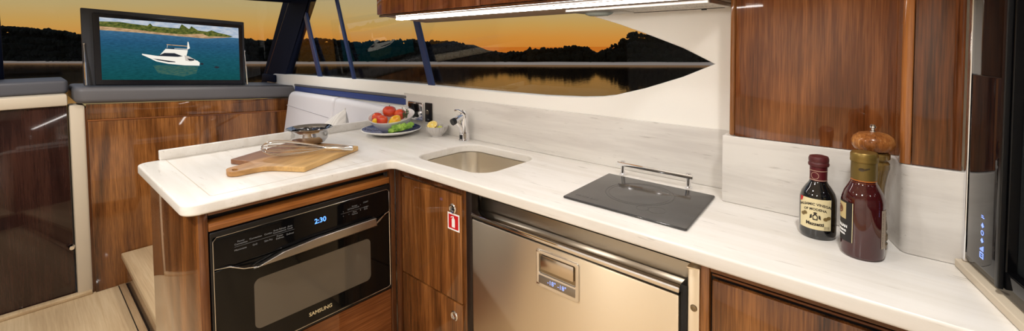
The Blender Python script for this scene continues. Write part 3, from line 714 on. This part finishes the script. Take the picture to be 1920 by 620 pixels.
# ------------------------------------------------------------------ hood cabinet
HZ = 1.553
hc = thing('overhead_cabinet', 'walnut overhead locker hanging above the sink and cooktop', 'cabinet', (.5, .25, HZ))
bm = B(); plate(bm, [[(-.085, .016), (1.262, .016), (1.262, .515), (-.42, .515)]], HZ, 1.97, .002); obj('carcass', bm, [mat('locker_underside', (150, 124, 102), .35)], hc)
bm = B()
for a, c_ in ((-.092, .178), (.1815, .566), (.5695, .955), (.9585, 1.262)):
    bm = B(); box(bm, (a, -.004, HZ+.006), (c_, .0155, 1.95), .003); obj('door', bm, M['hoodwood'], hc)
bm = B(); box(bm, (-.088, .004, HZ-.004), (1.262, .0158, HZ+.005), .001); obj('bottom_edge', bm, M['walnut_dark'], hc)
ld = thing('led_strip', 'bright white LED strip light under the overhead locker', 'light', (.5, .15, HZ-.006))
bm = B(); box(bm, (-.16, .134, HZ-.002), (1.24, .171, HZ-.0003)); obj('channel', bm, M['steel_dark'], ld)
bm = B(); box(bm, (-.155, .135, HZ-.0085), (1.235, .170, HZ-.0022), .002); obj('diffuser', bm, M['led'], ld)
ex = thing('extractor_hood', 'slim metal extractor with mesh filter under the overhead locker', 'extractor', (1.0, .4, HZ-.012))
bm = B(); plate(bm, [rpoly([(.72, .285), (1.245, .285), (1.245, .508), (.72, .508)], .01), rpoly([(.90, .305), (1.225, .305), (1.225, .488), (.90, .488)], .004)], HZ-.013, HZ-.0005, .002); obj('frame', bm, mat('hood_metal', (196, 192, 186), .3, .9), ex)
fm = mat('filter_mesh', (206, 202, 194), .45, .5); ntm, N, L, b = nodes(fm)
ck_ = N.new('ShaderNodeTexVoronoi'); ck_.inputs['Scale'].default_value = 140; L.new(coords(ntm, (1, 1, 1), False), ck_.inputs['Vector']); L.new(ramp(ntm, ck_.outputs['Distance'], [(.2, lin((120, 116, 110))), (.5, lin((214, 210, 202)))]), b.inputs['Base Color'])
bm = B(); box(bm, (.901, .306, HZ-.009), (1.224, .487, HZ-.006)); obj('filter', bm, fm, ex)
bm = B(); box(bm, (.90, .488, HZ-.0145), (1.225, .494, HZ-.0128)); box(bm, (1.15, .487, HZ-.018), (1.165, .497, HZ-.0146)); obj('seal', bm, M['black'], ex)
bm = B(); lathe(bm, [(0, -.012), (.03, -.011), (.042, -.006), (.048, 0)], (.80, .40, HZ-.0135), 28, sx=1.2); obj('lamp_lens', bm, mat('lens', (150, 160, 156), .1, spec=.8), ex)

# ------------------------------------------------------------------ tall unit on the splash
tu = thing('tall_cabinet', 'glossy walnut tall unit standing on the splash beside the dark door', 'cabinet', (1.52, .45, 1.132))
bm = B(); box(bm, (1.29, .42, 1.1325), (1.775, .517, 1.97)); obj('carcass', bm, M['walnut_dark'], tu)
bm = B(); box(bm, (1.285, .398, 1.1325), (1.662, .417, 1.97), .001); obj('front_panel', bm, M['walnut_tall'], tu)
bm = B(); box(bm, (1.268, .396, 1.1325), (1.284, .517, 1.97), .006, 3); obj('side_post', bm, wood('honey_edge', (110, 66, 34), (150, 96, 50), (180, 124, 70)), tu)
cp_ = rpoly([(1.662, .416), (1.662, .394), (1.672, .308), (1.692, .308), (1.692, .416)], [0, .004, .014, .003, 0], 8)
bm = B(); plate(bm, [cp_], 1.1325, 1.97); obj('corner_post', bm, wood('honey_post', (104, 58, 28), (146, 88, 44), (176, 114, 62)), tu)
bm = B(); box(bm, (1.693, .309, 1.1325), (1.776, .328, 1.97), .001); obj('return_panel', bm, M['walnut_tall'], tu)

# ------------------------------------------------------------------ dark glass door on the end
DX = V((.259, -.966, 0)); DN = V((-.966, -.259, 0))
P0 = V((1.788, .290, 0))
def ond(p): return P0+DX*p.x+V((0, 0, p.y))+DN*p.z
bm = B(); plate(bm, [[(0, .94), (1.2, .94), (1.2, 1.97), (0, 1.97)], [(.150, .985), (1.1, .985), (1.1, 1.9), (.150, 1.9)]], -.035, 0, .003, ond); dr = struct('door_1', bm, M['blackgloss'])
bm = B(); plate(bm, [[(.151, .986), (1.099, .986), (1.099, 1.899), (.151, 1.899)]], -.024, -.016, 0, ond); obj('door_glass', bm, mat('smoked_glass', (30, 34, 36), .04, spec=.9), dr)
bm = B(); plate(bm, [[(.137, .95), (.149, .95), (.149, 1.96), (.137, 1.96)]], .0005, .010, .002, ond); obj('door_seal', bm, M['black'], dr)
bm = B(); plate(bm, [[(-.008, .94), (.006, .94), (.006, 1.97), (-.008, 1.97)]], -.03, .008, .003, ond); struct('trim_8', bm, M['chrome'])
bm = B(); plate(bm, [[(-.008, CT+.001), (1.2, CT+.001), (1.2, .938), (-.008, .938)]], -.035, .018, .003, ond); struct('trim_9', bm, M['beige'])
sp_ = thing('touch_panel', 'black touch panel with blue lit icons on the dark door frame', 'panel', ond(V((.08, .96, .004))))
bm = B(); plate(bm, [rpoly([(.012, .957), (.13, .957), (.13, 1.35), (.012, 1.35)], .004)], .0005, .006, .001, ond); obj('plate', bm, mat('panel_gloss', (18, 18, 22), .03, spec=.9), sp_)
bm = B()
def icon(x, z, k):
    g = lambda p: ond(V((x+p.x*.62, z+p.y*.62, .0065+p.z)))
    if k == 0: plate(bm, [[(-.012, -.010), (.012, -.010), (.012, .010), (-.012, .010)], [(-.008, -.006), (.008, -.006), (.008, .006), (-.008, .006)]], 0, .0003, 0, g); plate(bm, [[(-.006, -.001), (.006, -.001), (.006, .001), (-.006, .001)]], 0, .0003, 0, g)
    elif k == 1:
        for a in range(5): plate(bm, [[(-.012+a*.005, -.010), (-.009+a*.005, -.010), (-.009+a*.005, -.004+a*.003), (-.012+a*.005, -.004+a*.003)]], 0, .0003, 0, g)
    elif k == 2: plate(bm, [circ(0, 0, .009, 16), circ(0, 0, .006, 16)], 0, .0003, 0, g)
    elif k == 3: plate(bm, [[(-.009, -.002), (0, -.009), (.009, -.002), (0, .009)]], 0, .0003, 0, g)
    else: plate(bm, [[(-.009, -.001), (.009, -.001), (.009, .002), (-.009, .002)]], 0, .0003, 0, g); plate(bm, [[(-.009, .005), (.004, .005), (.004, .008), (-.009, .008)]], 0, .0003, 0, g)
for i, k in enumerate((0, 1, 3, 2, 3, 4)): icon(.078, .984+i*.0155, k)
obj('lit_icons', bm, M['iconled'], sp_, smooth=False, label='blue lit icons')

CT = CW+.0008
# ------------------------------------------------------------------ chopping board, whisk, steel bowl
bd = mat('acacia_board', (190, 140, 80), .42)
ntm, N, L, b = nodes(bd)
tcb = N.new('ShaderNodeTexCoord'); dt = N.new('ShaderNodeVectorMath'); dt.operation = 'DOT_PRODUCT'; dt.inputs[1].default_value = (-.925, -.38, 0)
L.new(tcb.outputs['Object'], dt.inputs[0])
rotm = N.new('ShaderNodeMapping'); rotm.vector_type = 'TEXTURE'; rotm.inputs['Rotation'].default_value = (0, 0, atan2(.882, -.471)); L.new(tcb.outputs['Object'], rotm.inputs['Vector'])
mp2 = N.new('ShaderNodeMapping'); mp2.inputs['Scale'].default_value = (3, 34, 34); L.new(rotm.outputs[0], mp2.inputs['Vector'])
gr = tex_noise(ntm, mp2.outputs[0], 1, 4, .6, .5)
mp3 = N.new('ShaderNodeMapping'); mp3.inputs['Scale'].default_value = (1.5, 9, 9); L.new(rotm.outputs[0], mp3.inputs['Vector'])
big = tex_noise(ntm, mp3.outputs[0], 1, 2, .5, .8)
ad = N.new('ShaderNodeMath'); ad.operation = 'MULTIPLY_ADD'; ad.inputs[1].default_value = .06; L.new(big, ad.inputs[0]); L.new(dt.outputs['Value'], ad.inputs[2])
mrb = N.new('ShaderNodeMapRange'); mrb.inputs['From Min'].default_value = -.17; mrb.inputs['From Max'].default_value = .25; L.new(ad.outputs[0], mrb.inputs[0])
base = ramp(ntm, mrb.outputs[0], [(.0, lin((208, 168, 108))), (.30, lin((192, 150, 94))), (.52, lin((170, 124, 74))), (.60, lin((182, 136, 86))), (.68, lin((142, 96, 62))), (1, lin((120, 78, 52)))])
L.new(mixc(ntm, 1, base, ramp(ntm, gr, [(.3, (.72, .68, .62)), (.62, (1.1, 1.1, 1.08))]), 'MULTIPLY'), b.inputs['Base Color'])
bp = [(-.471, -.49), (-.361, -.444), (-.322, -.548), (-.238, -.565), (-.238, -.43), (-.098, -.337), (-.276, -.003), (-.649, -.156)]
cb = thing('chopping_board', 'two-tone acacia paddle chopping board lying on the peninsula worktop', 'chopping board', (-.36, -.28, CT))
bm = B(); plate(bm, [rpoly(bp, [.006, .012, .03, .034, .075, .012, .010, .006]), rpoly([(-.296, -.533), (-.262, -.54), (-.259, -.524), (-.293, -.517)], .007)], CT+.0005, CT+.021, .003); obj('paddle', bm, bd, cb)

E_, W_ = V((-.204, -.072, .955)), V((-.384, -.396, .986))
ax = (W_-E_).normalized(); LW = (W_-E_).length
side = ax.cross(V((0, 0, 1))).normalized(); upv = side.cross(ax)
wk = thing('whisk', 'steel balloon whisk lying across the chopping board', 'whisk', (E_.x, E_.y, .942))
bm = B(); t_ = bmesh.new()
lathe(bm, [(0, 0), (.009, 0), (.0115, .004), (.0115, .110), (.008, .120), (0, .120)], f=lambda p: E_+side*p.x+upv*p.y+ax*p.z, seg=20); obj('handle', bm, mat('satin_steel', (232, 228, 222), .22, 1), wk)
for k in range(5):
    a = pi*k/5+.2
    dv = side*cos(a)+upv*sin(a)
    pts = []
    for i in range(33):
        t = i/32*2-1  # -1..1 along loop
        s = sin((1-abs(t))*pi/2)
        l = .118+(LW-.118)*(1-abs(t)**2.4)
        rr = .036*min(1, abs(t)*1.0)
        x = (1 if t > 0 else -1)*.036*(1-(1-min(1, (1-abs(t))/.55))**2)**.9*1.0
        # loop width: wide near the far end, narrow at the handle
        q = (l-.118)/(LW-.118)
        wdt = .043*max(0, (q**.75)*sqrt(max(0, 1-max(0, (q-.60)/.40)**2))) if q < 1 else 0
        pts.append(E_+ax*l+dv*(1 if t > 0 else -1)*(wdt+.004*(1-q)))
    bm = B(); tube(bm, pts, .0019, 6); obj('wire', bm, M['chrome'], wk)

sb = thing('steel_bowl', 'small polished steel bowl with rolled rim on the chopping board corner', 'bowl', (-.522, -.128, .942))
bm = B(); lathe(bm, [(0, .002), (.052, 0), (.070, .007), (.082, .024), (.085, .042), (.081, .058), (.083, .066), (.098, .073), (.106, .076), (.107, .078), (.104, .079), (.097, .077), (.080, .068), (.078, .058), (.082, .042), (.078, .025), (.066, .010), (0, .005)], seg=56); obj('shell', bm, mat('bowl_steel', (186, 186, 188), .08, 1), sb, world=False)

# ------------------------------------------------------------------ fruit platter
RR, TT = V((.7465, .6654, 0)), V((.6654, -.7465, 0))
pl = V((-.50, .325, CT))
bl = mat('blue_glaze', (40, 54, 112), .18); ntm, N, L, b = nodes(bl)
vo = N.new('ShaderNodeTexVoronoi'); vo.inputs['Scale'].default_value = 110; L.new(coords(ntm, (1, 1, .01), False), vo.inputs['Vector'])
L.new(ramp(ntm, vo.outputs['Distance'], [(.18, lin((120, 140, 190))), (.34, lin((34, 48, 104)))]), b.inputs['Base Color'])
pt = thing('serving_plate', 'round white plate with blue patterned top under the fruit bowl', 'plate', pl)
bm = B(); lathe(bm, [(0, .003), (.06, .0), (.075, .002), (.12, .012), (.158, .026), (.166, .031), (.166, .034), (.162, .0345)], seg=64, mi=0); lathe(bm, [(.162, .0345), (.150, .029), (.115, .017), (.075, .010), (0, .009)], seg=64, mi=1)
obj('dish', bm, [M['white'], bl], pt, world=False)
bw = thing('fruit_bowl', 'white china bowl full of tomatoes standing on the blue plate', 'bowl', pl+V((0, 0, .0105)))
bm = B(); lathe(bm, [(0, 0), (.045, 0), (.052, .002), (.080, .030), (.108, .062), (.124, .088), (.128, .094), (.1285, .097), (.125, .096), (.119, .088), (.103, .064), (.076, .034), (.050, .010), (0, .007)], seg=64)
def slant(p): return (p.z/.097)*(-.20*p.dot(TT)+.035*p.dot(RR))
for v in bm.verts: v.co.z += slant(v.co)
obj('shell', bm, M['white'], bw, world=False)
tom = mat('tomato_skin', (206, 58, 36), .18, coat=.4); ntm, N, L, b = nodes(tom)
L.new(ramp(ntm, tex_noise(ntm, coords(ntm, (1, 1, 1)), 16, 2), [(.35, lin((200, 44, 30))), (.68, lin((226, 92, 48)))]), b.inputs['Base Color'])
yel = mat('yellow_skin', (232, 196, 40), .22, coat=.4); ntm, N, L, b = nodes(yel)
L.new(ramp(ntm, tex_noise(ntm, coords(ntm, (1, 1, 1)), 22, 2), [(.4, lin((236, 200, 44))), (.68, lin((232, 160, 40)))]), b.inputs['Base Color'])
grn = mat('stem_green', (70, 96, 44), .6); leafm = mat('lettuce_green', (120, 168, 48), .45); ntm, N, L, b = nodes(leafm)
L.new(ramp(ntm, tex_noise(ntm, coords(ntm, (1, 1, 1)), 30, 3), [(.36, lin((84, 138, 34))), (.66, lin((168, 204, 88)))]), b.inputs['Base Color'])
herb = mat('herb_green', (74, 92, 56), .6)
def tomato(r, t, z, rad, skin, label, tilt, group, sc=(1, 1, .86), nm='tomato', cat='tomato'):
    c = pl+RR*r+TT*t+V((0, 0, .0105+z+(-.20*t+.035*r)*min(1, z/.097)))
    o = thing(nm, label, cat, c, 0, group)
    q = Matrix.Rotation(tilt[1], 3, TT) @ Matrix.Rotation(tilt[0], 3, RR)
    bm = B(); g = bmesh.new(); bmesh.ops.create_uvsphere(g, u_segments=28, v_segments=18, radius=1)
    for v in g.verts:
        a = atan2(v.co.y, v.co.x); rr_ = sqrt(v.co.x**2+v.co.y**2)
        k = 1+.035*cos(5*a)*rr_; z_ = v.co.z-(.22*max(0, 1-rr_*2.2)**1.2 if v.co.z > 0 else 0)
        v.co = q @ V((v.co.x*k*sc[0], v.co.y*k*sc[1], z_*sc[2]))*rad
    merge(bm, g); obj('flesh', bm, skin, o, world=False)
    bm = B()
    for i in range(5):
        a = i*2*pi/5; p0 = V((0, 0, .70*sc[2]/.86)); p1 = V((cos(a)*.22, sin(a)*.22, .80*sc[2])); p2 = V((cos(a+.3)*.46, sin(a+.3)*.46, .84*sc[2]))
        tube(bm, [q @ p*rad for p in (p0, p1, p2)], [rad*.09, rad*.08, rad*.015], 6)
    tube(bm, [q @ V((0, 0, .66*sc[2]))*rad, q @ V((.04, 0, 1.05*sc[2]))*rad], rad*.07, 6)
    obj('calyx', bm, grn, o, world=False, label='green star-shaped stalk')
G = 'tomatoes in the white bowl'
tomato(-.020, -.030, .108, .039, tom, 'largest red tomato on top of the fruit bowl', (radians(-5), 0), G)
tomato(-.079, .004, .088, .031, tom, 'red tomato at the rim of the fruit bowl, on the side of the steel bowl', (radians(-35), 0), G)
tomato(-.040, .050, .084, .033, tom, 'orange-red tomato with its stalk turned to the front of the fruit bowl', (radians(-62), radians(-15)), G)
tomato(.042, -.025, .090, .036, tom, 'red tomato next to the herbs, half behind the yellow pepper', (radians(-20), radians(15)), G)
tomato(.032, .054, .076, .033, yel, 'plump yellow pepper with green end at the front of the fruit bowl', (radians(-78), radians(8)), 'yellow peppers in the white bowl', (1.3, .9, 1.0), 'yellow_pepper', 'pepper')
tomato(-.076, .056, .078, .021, yel, 'smaller yellow pepper tucked under the red tomatoes', (radians(-10), radians(60)), 'yellow peppers in the white bowl', (1.35, .9, .8), 'yellow_pepper', 'pepper')
hb = thing('herb_sprig', 'sprig of dark green thyme sticking out of the fruit bowl', 'herb', pl+RR*.085+TT*.01+V((0, 0, .09)))
bm = B(); random.seed(3)
for k in range(9):
    d = (RR*random.uniform(-.2, .6)+TT*random.uniform(-.4, .4)+V((0, 0, random.uniform(.5, 1)))).normalized(); ln = random.uniform(.03, .062)
    s = RR*random.uniform(-.02, .01)+TT*random.uniform(-.03, .03)
    tube(bm, [s, s+d*ln*.5, s+d*ln], .0012, 5)
    for j in range(9):
        p = s+d*ln*(j+2)/10.5+V((random.uniform(-1, 1), random.uniform(-1, 1), random.uniform(-.5, 1)))*.005
        ball(bm, p, random.uniform(.0028, .0048), 1, (1, .7, .6))
obj('leaves', bm, herb, hb, world=False)
lt_ = thing('celery_heart', 'bright green piece of curly celery on the plate in front of the bowl', 'vegetable', pl+RR*.079+TT*.121+V((0, 0, .0305)))
bm = B()
for i in range(16):
    t = i/15; p = RR*(-.050+.105*t)+TT*(.012-.035*t+random.uniform(-.008, .008))+V((0, 0, .014+.012*t+random.uniform(-.004, .012)+.012*t))
    ball(bm, p, random.uniform(.013, .019), 2, (1, .9, .8), .5, 2.2, seed=i)
tube(bm, [RR*-.052+TT*.014+V((0, 0, .008)), RR*.0+V((0, 0, .016)), RR*.058-TT*.025+V((0, 0, .034))], [.008, .010, .012], 10)
obj('stalk', bm, leafm, lt_, world=False)

# small ribbed bowl with lemon
bc = V((-.247, .449, CT))
rib = mat('ribbed_china', (196, 192, 188), .25)
rb = thing('ribbed_bowl', 'small pale grey ribbed china bowl holding cut lemon near the faucet', 'bowl', bc)
bm = B()
prof_ = [(0, .004), (.024, .004), (.026, 0), (.030, 0), (.031, .008), (.046, .022), (.057, .040), (.061, .056), (.0615, .058), (.058, .057), (.054, .042), (.043, .025), (.026, .012), (0, .011)]
lathe(bm, prof_, seg=96)
for v in bm.verts:
    r_ = sqrt(v.co.x**2+v.co.y**2)
    if r_ > .031 and v.co.z > .01:
        a = atan2(v.co.y, v.co.x); k = 1+.022*cos(24*a); v.co.x *= k; v.co.y *= k
obj('shell', bm, rib, rb, world=False)
lm = thing('lemon_half', 'cut lemon half resting on the rim of the ribbed bowl', 'lemon', bc+V((0, 0, .045)))
qn = (TT*.62+V((0, 0, .8))-RR*.15).normalized(); qx = qn.cross(V((0, 1, 0))).normalized(); qy = qn.cross(qx)
cl_ = -RR*.024+V((0, 0, .020))+TT*.012
fl_ = lambda p: cl_+qx*p.x+qy*p.y+qn*p.z
bm = B(); lathe(bm, [(0, -.026), (.012, -.023), (.022, -.014), (.028, 0), (.0285, .002), (.026, .0025)], f=fl_, seg=32); obj('rind', bm, mat('lemon_rind', (236, 190, 40), .35), lm, world=False)
lf = mat('lemon_flesh', (246, 216, 100), .25); ntm, N, L, b = nodes(lf)
bm = B(); lathe(bm, [(.026, .0025), (.024, .002), (0, .002)], f=fl_, seg=32, mi=1)
for i in range(9):
    a0 = i*2*pi/9+.06; a1 = (i+1)*2*pi/9-.06
    plate(bm, [[(.003*cos((a0+a1)/2), .003*sin((a0+a1)/2))]+[(.0225*cos(a0+(a1-a0)*j/5), .0225*sin(a0+(a1-a0)*j/5)) for j in range(6)]], .0018, .0034, .0006, fl_, mi=0, res=1)
obj('flesh', bm, [lf, mat('lemon_pith', (250, 238, 190), .4)], lm, world=False)
lw = thing('lime_wedge', 'small green lime wedge inside the ribbed bowl beside the lemon', 'lime', bc+RR*.018+TT*.012+V((0, 0, .034)))
bm = B(); ball(bm, (0, 0, .012), .017, 3, (1.2, .8, .8)); obj('wedge', bm, mat('lime_flesh', (198, 208, 96), .3), lw, world=False)

# ------------------------------------------------------------------ bottles and pepper mill
def toward(c):
    d = V((co.location.x-c.x, co.location.y-c.y, 0)).normalized(); return atan2(d.y, d.x)
def wrap(c, rad, a0, z, dr=.0006, flat=None):
    """label coords (x right, y up) wrapped on a cylinder of radius rad; a0 faces outward"""
    def g(p):
        a = a0+p.x/rad
        return c+V((cos(a)*(rad+dr+p.z), sin(a)*(rad+dr+p.z), z+p.y))
    return g
def label_patch(bm, g, x0, x1, y0, y1, mi=0, n=16, th=.0003):
    vs = [[bm.verts.new(g(V((x0+(x1-x0)*i/n, y, 0)))) for i in range(n+1)] for y in (y0, y1)]
    for i in range(n):
        fc = bm.faces.new((vs[0][i], vs[0][i+1], vs[1][i+1], vs[1][i])); fc.material_index = mi
bc1 = V((1.515, .29, CT)); a1 = toward(bc1)-.10
dglass = mat('dark_vinegar_glass', (10, 12, 16), .04, spec=.8, coat=.6)
b1 = thing('vinegar_bottle', 'dark balsamic vinegar bottle with cream label and burgundy cap', 'bottle', bc1)
bm = B(); lathe(bm, [(0, .004), (.030, .002), (.036, 0), (.0395, .005), (.0405, .012), (.0405, .090), (.040, .100), (.036, .114), (.028, .128), (.021, .138), (.0185, .146), (.0185, .176), (0, .176)], seg=48); obj('glass', bm, dglass, b1, world=False)
burg = mat('burgundy_foil', (92, 26, 34), .35, .2)
bm = B(); lathe(bm, [(.0191, .142), (.0193, .176), (.0193, .182)], seg=40); nk = obj('neck_band', bm, burg, b1, world=False)
bm = B(); lathe(bm, [(.0195, .181), (.0225, .182), (.0235, .186), (.0225, .190), (.0215, .1915), (.0225, .194), (.0225, .201), (.0205, .206), (.014, .208), (0, .2085)], seg=40); obj('cap', bm, mat('burgundy_cap', (84, 34, 36), .4), b1, world=False, label='burgundy wax-like cap')
cream = mat('label_cream', (226, 212, 168), .55); ink = mat('label_ink', (44, 36, 30), .6); goldi = mat('label_gold', (120, 100, 60), .5); redseal = mat('seal_red', (190, 40, 36), .5)
R1 = .0405; g1 = wrap(V((0, 0, 0)), R1, a1, 0)
bm = B(); label_patch(bm, g1, -.040, .034, .026, .104, 0, 24); lb = obj('label', bm, cream, b1, world=False, label='cream paper label')
bm = B()
def arcw(s_, r_, yb, size, xc=0):
    g = lambda p: wrap(V((0, 0, 0)), R1, a1, 0, .0009)(V((xc+p.x, yb+p.y-(p.x**2)*r_, p.z)))
    text_bm(bm, s_, size, g, depth=.00015, bold=.0002)
arcw('BALSAMIC VINEGAR', 5, .090, .0088, -.002); arcw('OF MODENA', 5, .0775, .0086, -.002)
g9 = wrap(V((0, 0, 0)), R1, a1, 0, .0009)
text_bm(bm, 'Mazzetti', .0115, lambda p: g9(V((p.x-.002, p.y+.040, p.z))), depth=.00015, bold=.0004)
for q in ([(-.006, .050), (.004, .050), (.005, .060), (.001, .066), (-.003, .066), (-.007, .060)],): plate(bm, [q, [(-.004, .053), (.002, .053), (.003, .059), (-.001, .063), (-.005, .059)]], 0, .0002, 0, g9)
plate(bm, [circ(-.001, .068, .004, 12, .0025)], 0, .0002, 0, g9); plate(bm, [[(-.013, .052), (-.008, .055), (-.008, .064), (-.012, .062)]], 0, .0002, 0, g9); plate(bm, [[(.006, .055), (.011, .052), (.010, .062), (.006, .064)]], 0, .0002, 0, g9)
for i in range(5): plate(bm, [[(.018, .036-i*.0018), (.030, .036-i*.0018), (.030, .0355-i*.0018), (.018, .0355-i*.0018)]], 0, .0002, 0, g9)
obj('label_print', bm, ink, lb, world=False, smooth=False)
for xy in (((-.030, .060), (-.024, .064)), ((.021, .055), (.028, .058))):
    bm = B()
    for x, y in xy: plate(bm, [circ(x, y, .0052, 18, .0045)], 0, .0002, 0, g9)
    obj('medal', bm, goldi, lb, world=False, smooth=False)
bm = B(); plate(bm, [[(-.040, .104), (-.040, .090), (-.033, .094), (-.030, .104)]], 0, .0002, 0, g9); obj('corner_mark', bm, redseal, lb, world=False, smooth=False)
bm = B(); gn = wrap(V((0, 0, 0)), .0193, a1, 0, .0005)
for a_, b_ in ((.146, .1475), (.170, .1712)): label_patch(bm, gn, -.05, .05, a_, b_, 0, 24)
plate(bm, [circ(-.006, .158, .009, 20, .009), circ(-.006, .158, .0082, 20, .0082)], 0, .0002, 0, gn)
obj('band_print', bm, mat('band_cream', (206, 170, 150), .5), nk, world=False)

bc2 = V((1.610, .228, CT)); a2 = toward(bc2)
rglass = mat('deep_red_glass', (62, 16, 18), .05, spec=.7, coat=.5)
b2 = thing('vinegar_bottle', 'tall dark red dressing bottle with olive-gold neck sleeve in front of the pepper mill', 'bottle', bc2)
bm = B(); lathe(bm, [(0, .004), (.030, .002), (.037, 0), (.0405, .004), (.0415, .012), (.0415, .118), (.041, .134), (.037, .150), (.030, .164), (.0255, .174), (.024, .182), (.024, .196), (0, .196)], seg=48); obj('glass', bm, rglass, b2, world=False)
gold = mat('olive_gold_foil', (120, 100, 52), .38, .5)
bm = B(); lathe(bm, [(.0246, .181), (.0248, .196), (.0248, .222)], seg=40); n2 = obj('neck_sleeve', bm, gold, b2, world=False)
bm = B(); lathe(bm, [(.0250, .221), (.0265, .222), (.0270, .226), (.0262, .2285), (.0268, .231), (.0265, .239), (.024, .243), (0, .2435)], seg=40); obj('cap', bm, mat('gold_cap', (136, 112, 58), .35, .6), b2, world=False)
bm = B(); lathe(bm, [(.0247, .1805), (.0249, .1755), (.0256, .1740)], seg=40); obj('neck_ring', bm, mat('amber_ring', (170, 100, 40), .4), b2, world=False)
R2 = .0415; g2 = wrap(V((0, 0, 0)), R2, a2-.95, 0)
bm = B(); label_patch(bm, g2, -.045, .022, .034, .128, 0, 24); l2 = obj('label', bm, mat('label_black', (26, 22, 22), .5), b2, world=False, label='black paper label')
g3 = wrap(V((0, 0, 0)), R2, a2-.95, 0, .0010)
bm = B()
plate(bm, [[(-.0445, .0345), (.0215, .0345), (.0215, .1275), (-.0445, .1275)], [(-.0435, .0357), (.0203, .0357), (.0203, .1263), (-.0435, .1263)]], 0, .0002, 0, g3); 
obj('label_border', bm, cream, l2, world=False, smooth=False)
bm = B(); label_patch(bm, g3, -.036, .006, .086, .124, 0, 14); obj('label_emblem', bm, mat('emblem_beige', (196, 176, 126), .55), l2, world=False)
g4 = wrap(V((0, 0, 0)), R2, a2-.95, 0, .0014)
bm = B(); plate(bm, [circ(-.014, .107, .011, 20, .010), circ(-.014, .107, .008, 20, .007)], 0, .0002, 0, g4); plate(bm, [circ(-.012, .108, .0045, 14, .006)], 0, .0002, 0, g4); obj('emblem_print', bm, mat('emblem_brown', (120, 70, 50), .5), l2, world=False, smooth=False)
bm = B()
for s_, y, z_ in (('ITALIAN', .0685, .0095), ('DRESSING', .058, .0065), ('MODENA', .050, .0055)): text_bm(bm, s_, z_, lambda p: g3(V((p.x-.008, p.y+y, p.z))), depth=.00015, bold=.0003)
obj('label_print', bm, M['whitepaint'], l2, world=False, smooth=False)
g5 = wrap(V((0, 0, 0)), R2, a2+1.18, 0)
bm = B(); label_patch(bm, g5, -.010, .020, .030, .118, 0, 10); l3 = obj('barcode_label', bm, mat('label_grey', (176, 160, 142), .6), b2, world=False)
bm = B(); g6 = wrap(V((0, 0, 0)), R2, a2+1.18, 0, .0009)
for i in range(22): plate(bm, [[(-.007, .036+i*.0036), (.012, .036+i*.0036), (.012, .036+i*.0036+.0009+.0008*(i % 3)), (-.007, .036+i*.0036+.0009+.0008*(i % 3))]], 0, .0002, 0, g6)
obj('barcode', bm, ink, l3, world=False, smooth=False)
bm = B(); g7 = wrap(V((0, 0, 0)), .0248, a2, 0, .0006)
plate(bm, [circ(-.004, .206, .006, 14, .004)], 0, .0002, 0, g7); plate(bm, [[(.002, .204), (.012, .209), (.010, .211), (.001, .208)]], 0, .0002, 0, g7); obj('sleeve_print', bm, mat('sleeve_print', (62, 48, 26), .5), n2, world=False, smooth=False)

mc = V((1.622, .305, CT))
ml = thing('pepper_mill', 'turned wooden pepper mill with round head standing behind the dark red bottle', 'pepper mill', mc)
bm = B(); lathe(bm, [(0, 0), (.032, 0), (.033, .004), (.033, .012), (.0285, .017), (.033, .022), (.033, .034), (.029, .040), (.032, .048), (.031, .060), (.026, .090), (.0245, .120), (.026, .150), (.030, .178), (.0325, .190), (.034, .196), (.0335, .206), (.029, .212), (.034, .218), (.034, .228), (.030, .233), (0, .233)], seg=44); obj('body', bm, wood('mill_body_wood', (70, 52, 26), (108, 84, 44), (140, 112, 62)), ml, world=False)
bm = B(); lathe(bm, [(0, .2335), (.026, .2335), (.036, .238), (.0425, .248), (.0435, .258), (.039, .269), (.029, .277), (.014, .2805), (0, .281)], seg=44)
hm = wood('mill_head_wood', (92, 50, 22), (150, 92, 46), (206, 150, 88), axis=2, rough=.3, coat=.3, scale=1.5); obj('head', bm, hm, ml, world=False)
bm = B(); lathe(bm, [(0, .281), (.007, .281), (.007, .283), (.004, .285), (.004, .288), (.0075, .291), (.0078, .295), (.005, .299), (0, .3)], seg=20); obj('knob', bm, M['chrome'], ml, world=False)

# ------------------------------------------------------------------ lamps
def lamp(x, y, z, power, size=.09, col=(1, .975, .94), spread=150, rot=None):
    l = bpy.data.lights.new('downlight', 'AREA'); l.shape = 'DISK'; l.size = size; l.energy = power; l.color = col; l.spread = radians(spread)
    o = bpy.data.objects.new('downlight', l); o.location = (x, y, z); COL.objects.link(o)
    if rot: o.rotation_euler = rot
    return o
for x, y, p in ((.75, -.75, 4.5), (1.66, -.30, 6), (-.45, -.95, 1.6), (-1.6, -.15, 7), (-1.5, -1.3, 15), (.3, -1.6, 17), (1.5, -1.7, 15)):
    lamp(x, y, 1.965, p)
vs_ = SC.view_settings
vs_.view_transform = 'Standard'; vs_.look = 'None'; vs_.gamma = 1; vs_.use_curve_mapping = False; vs_.exposure = .07
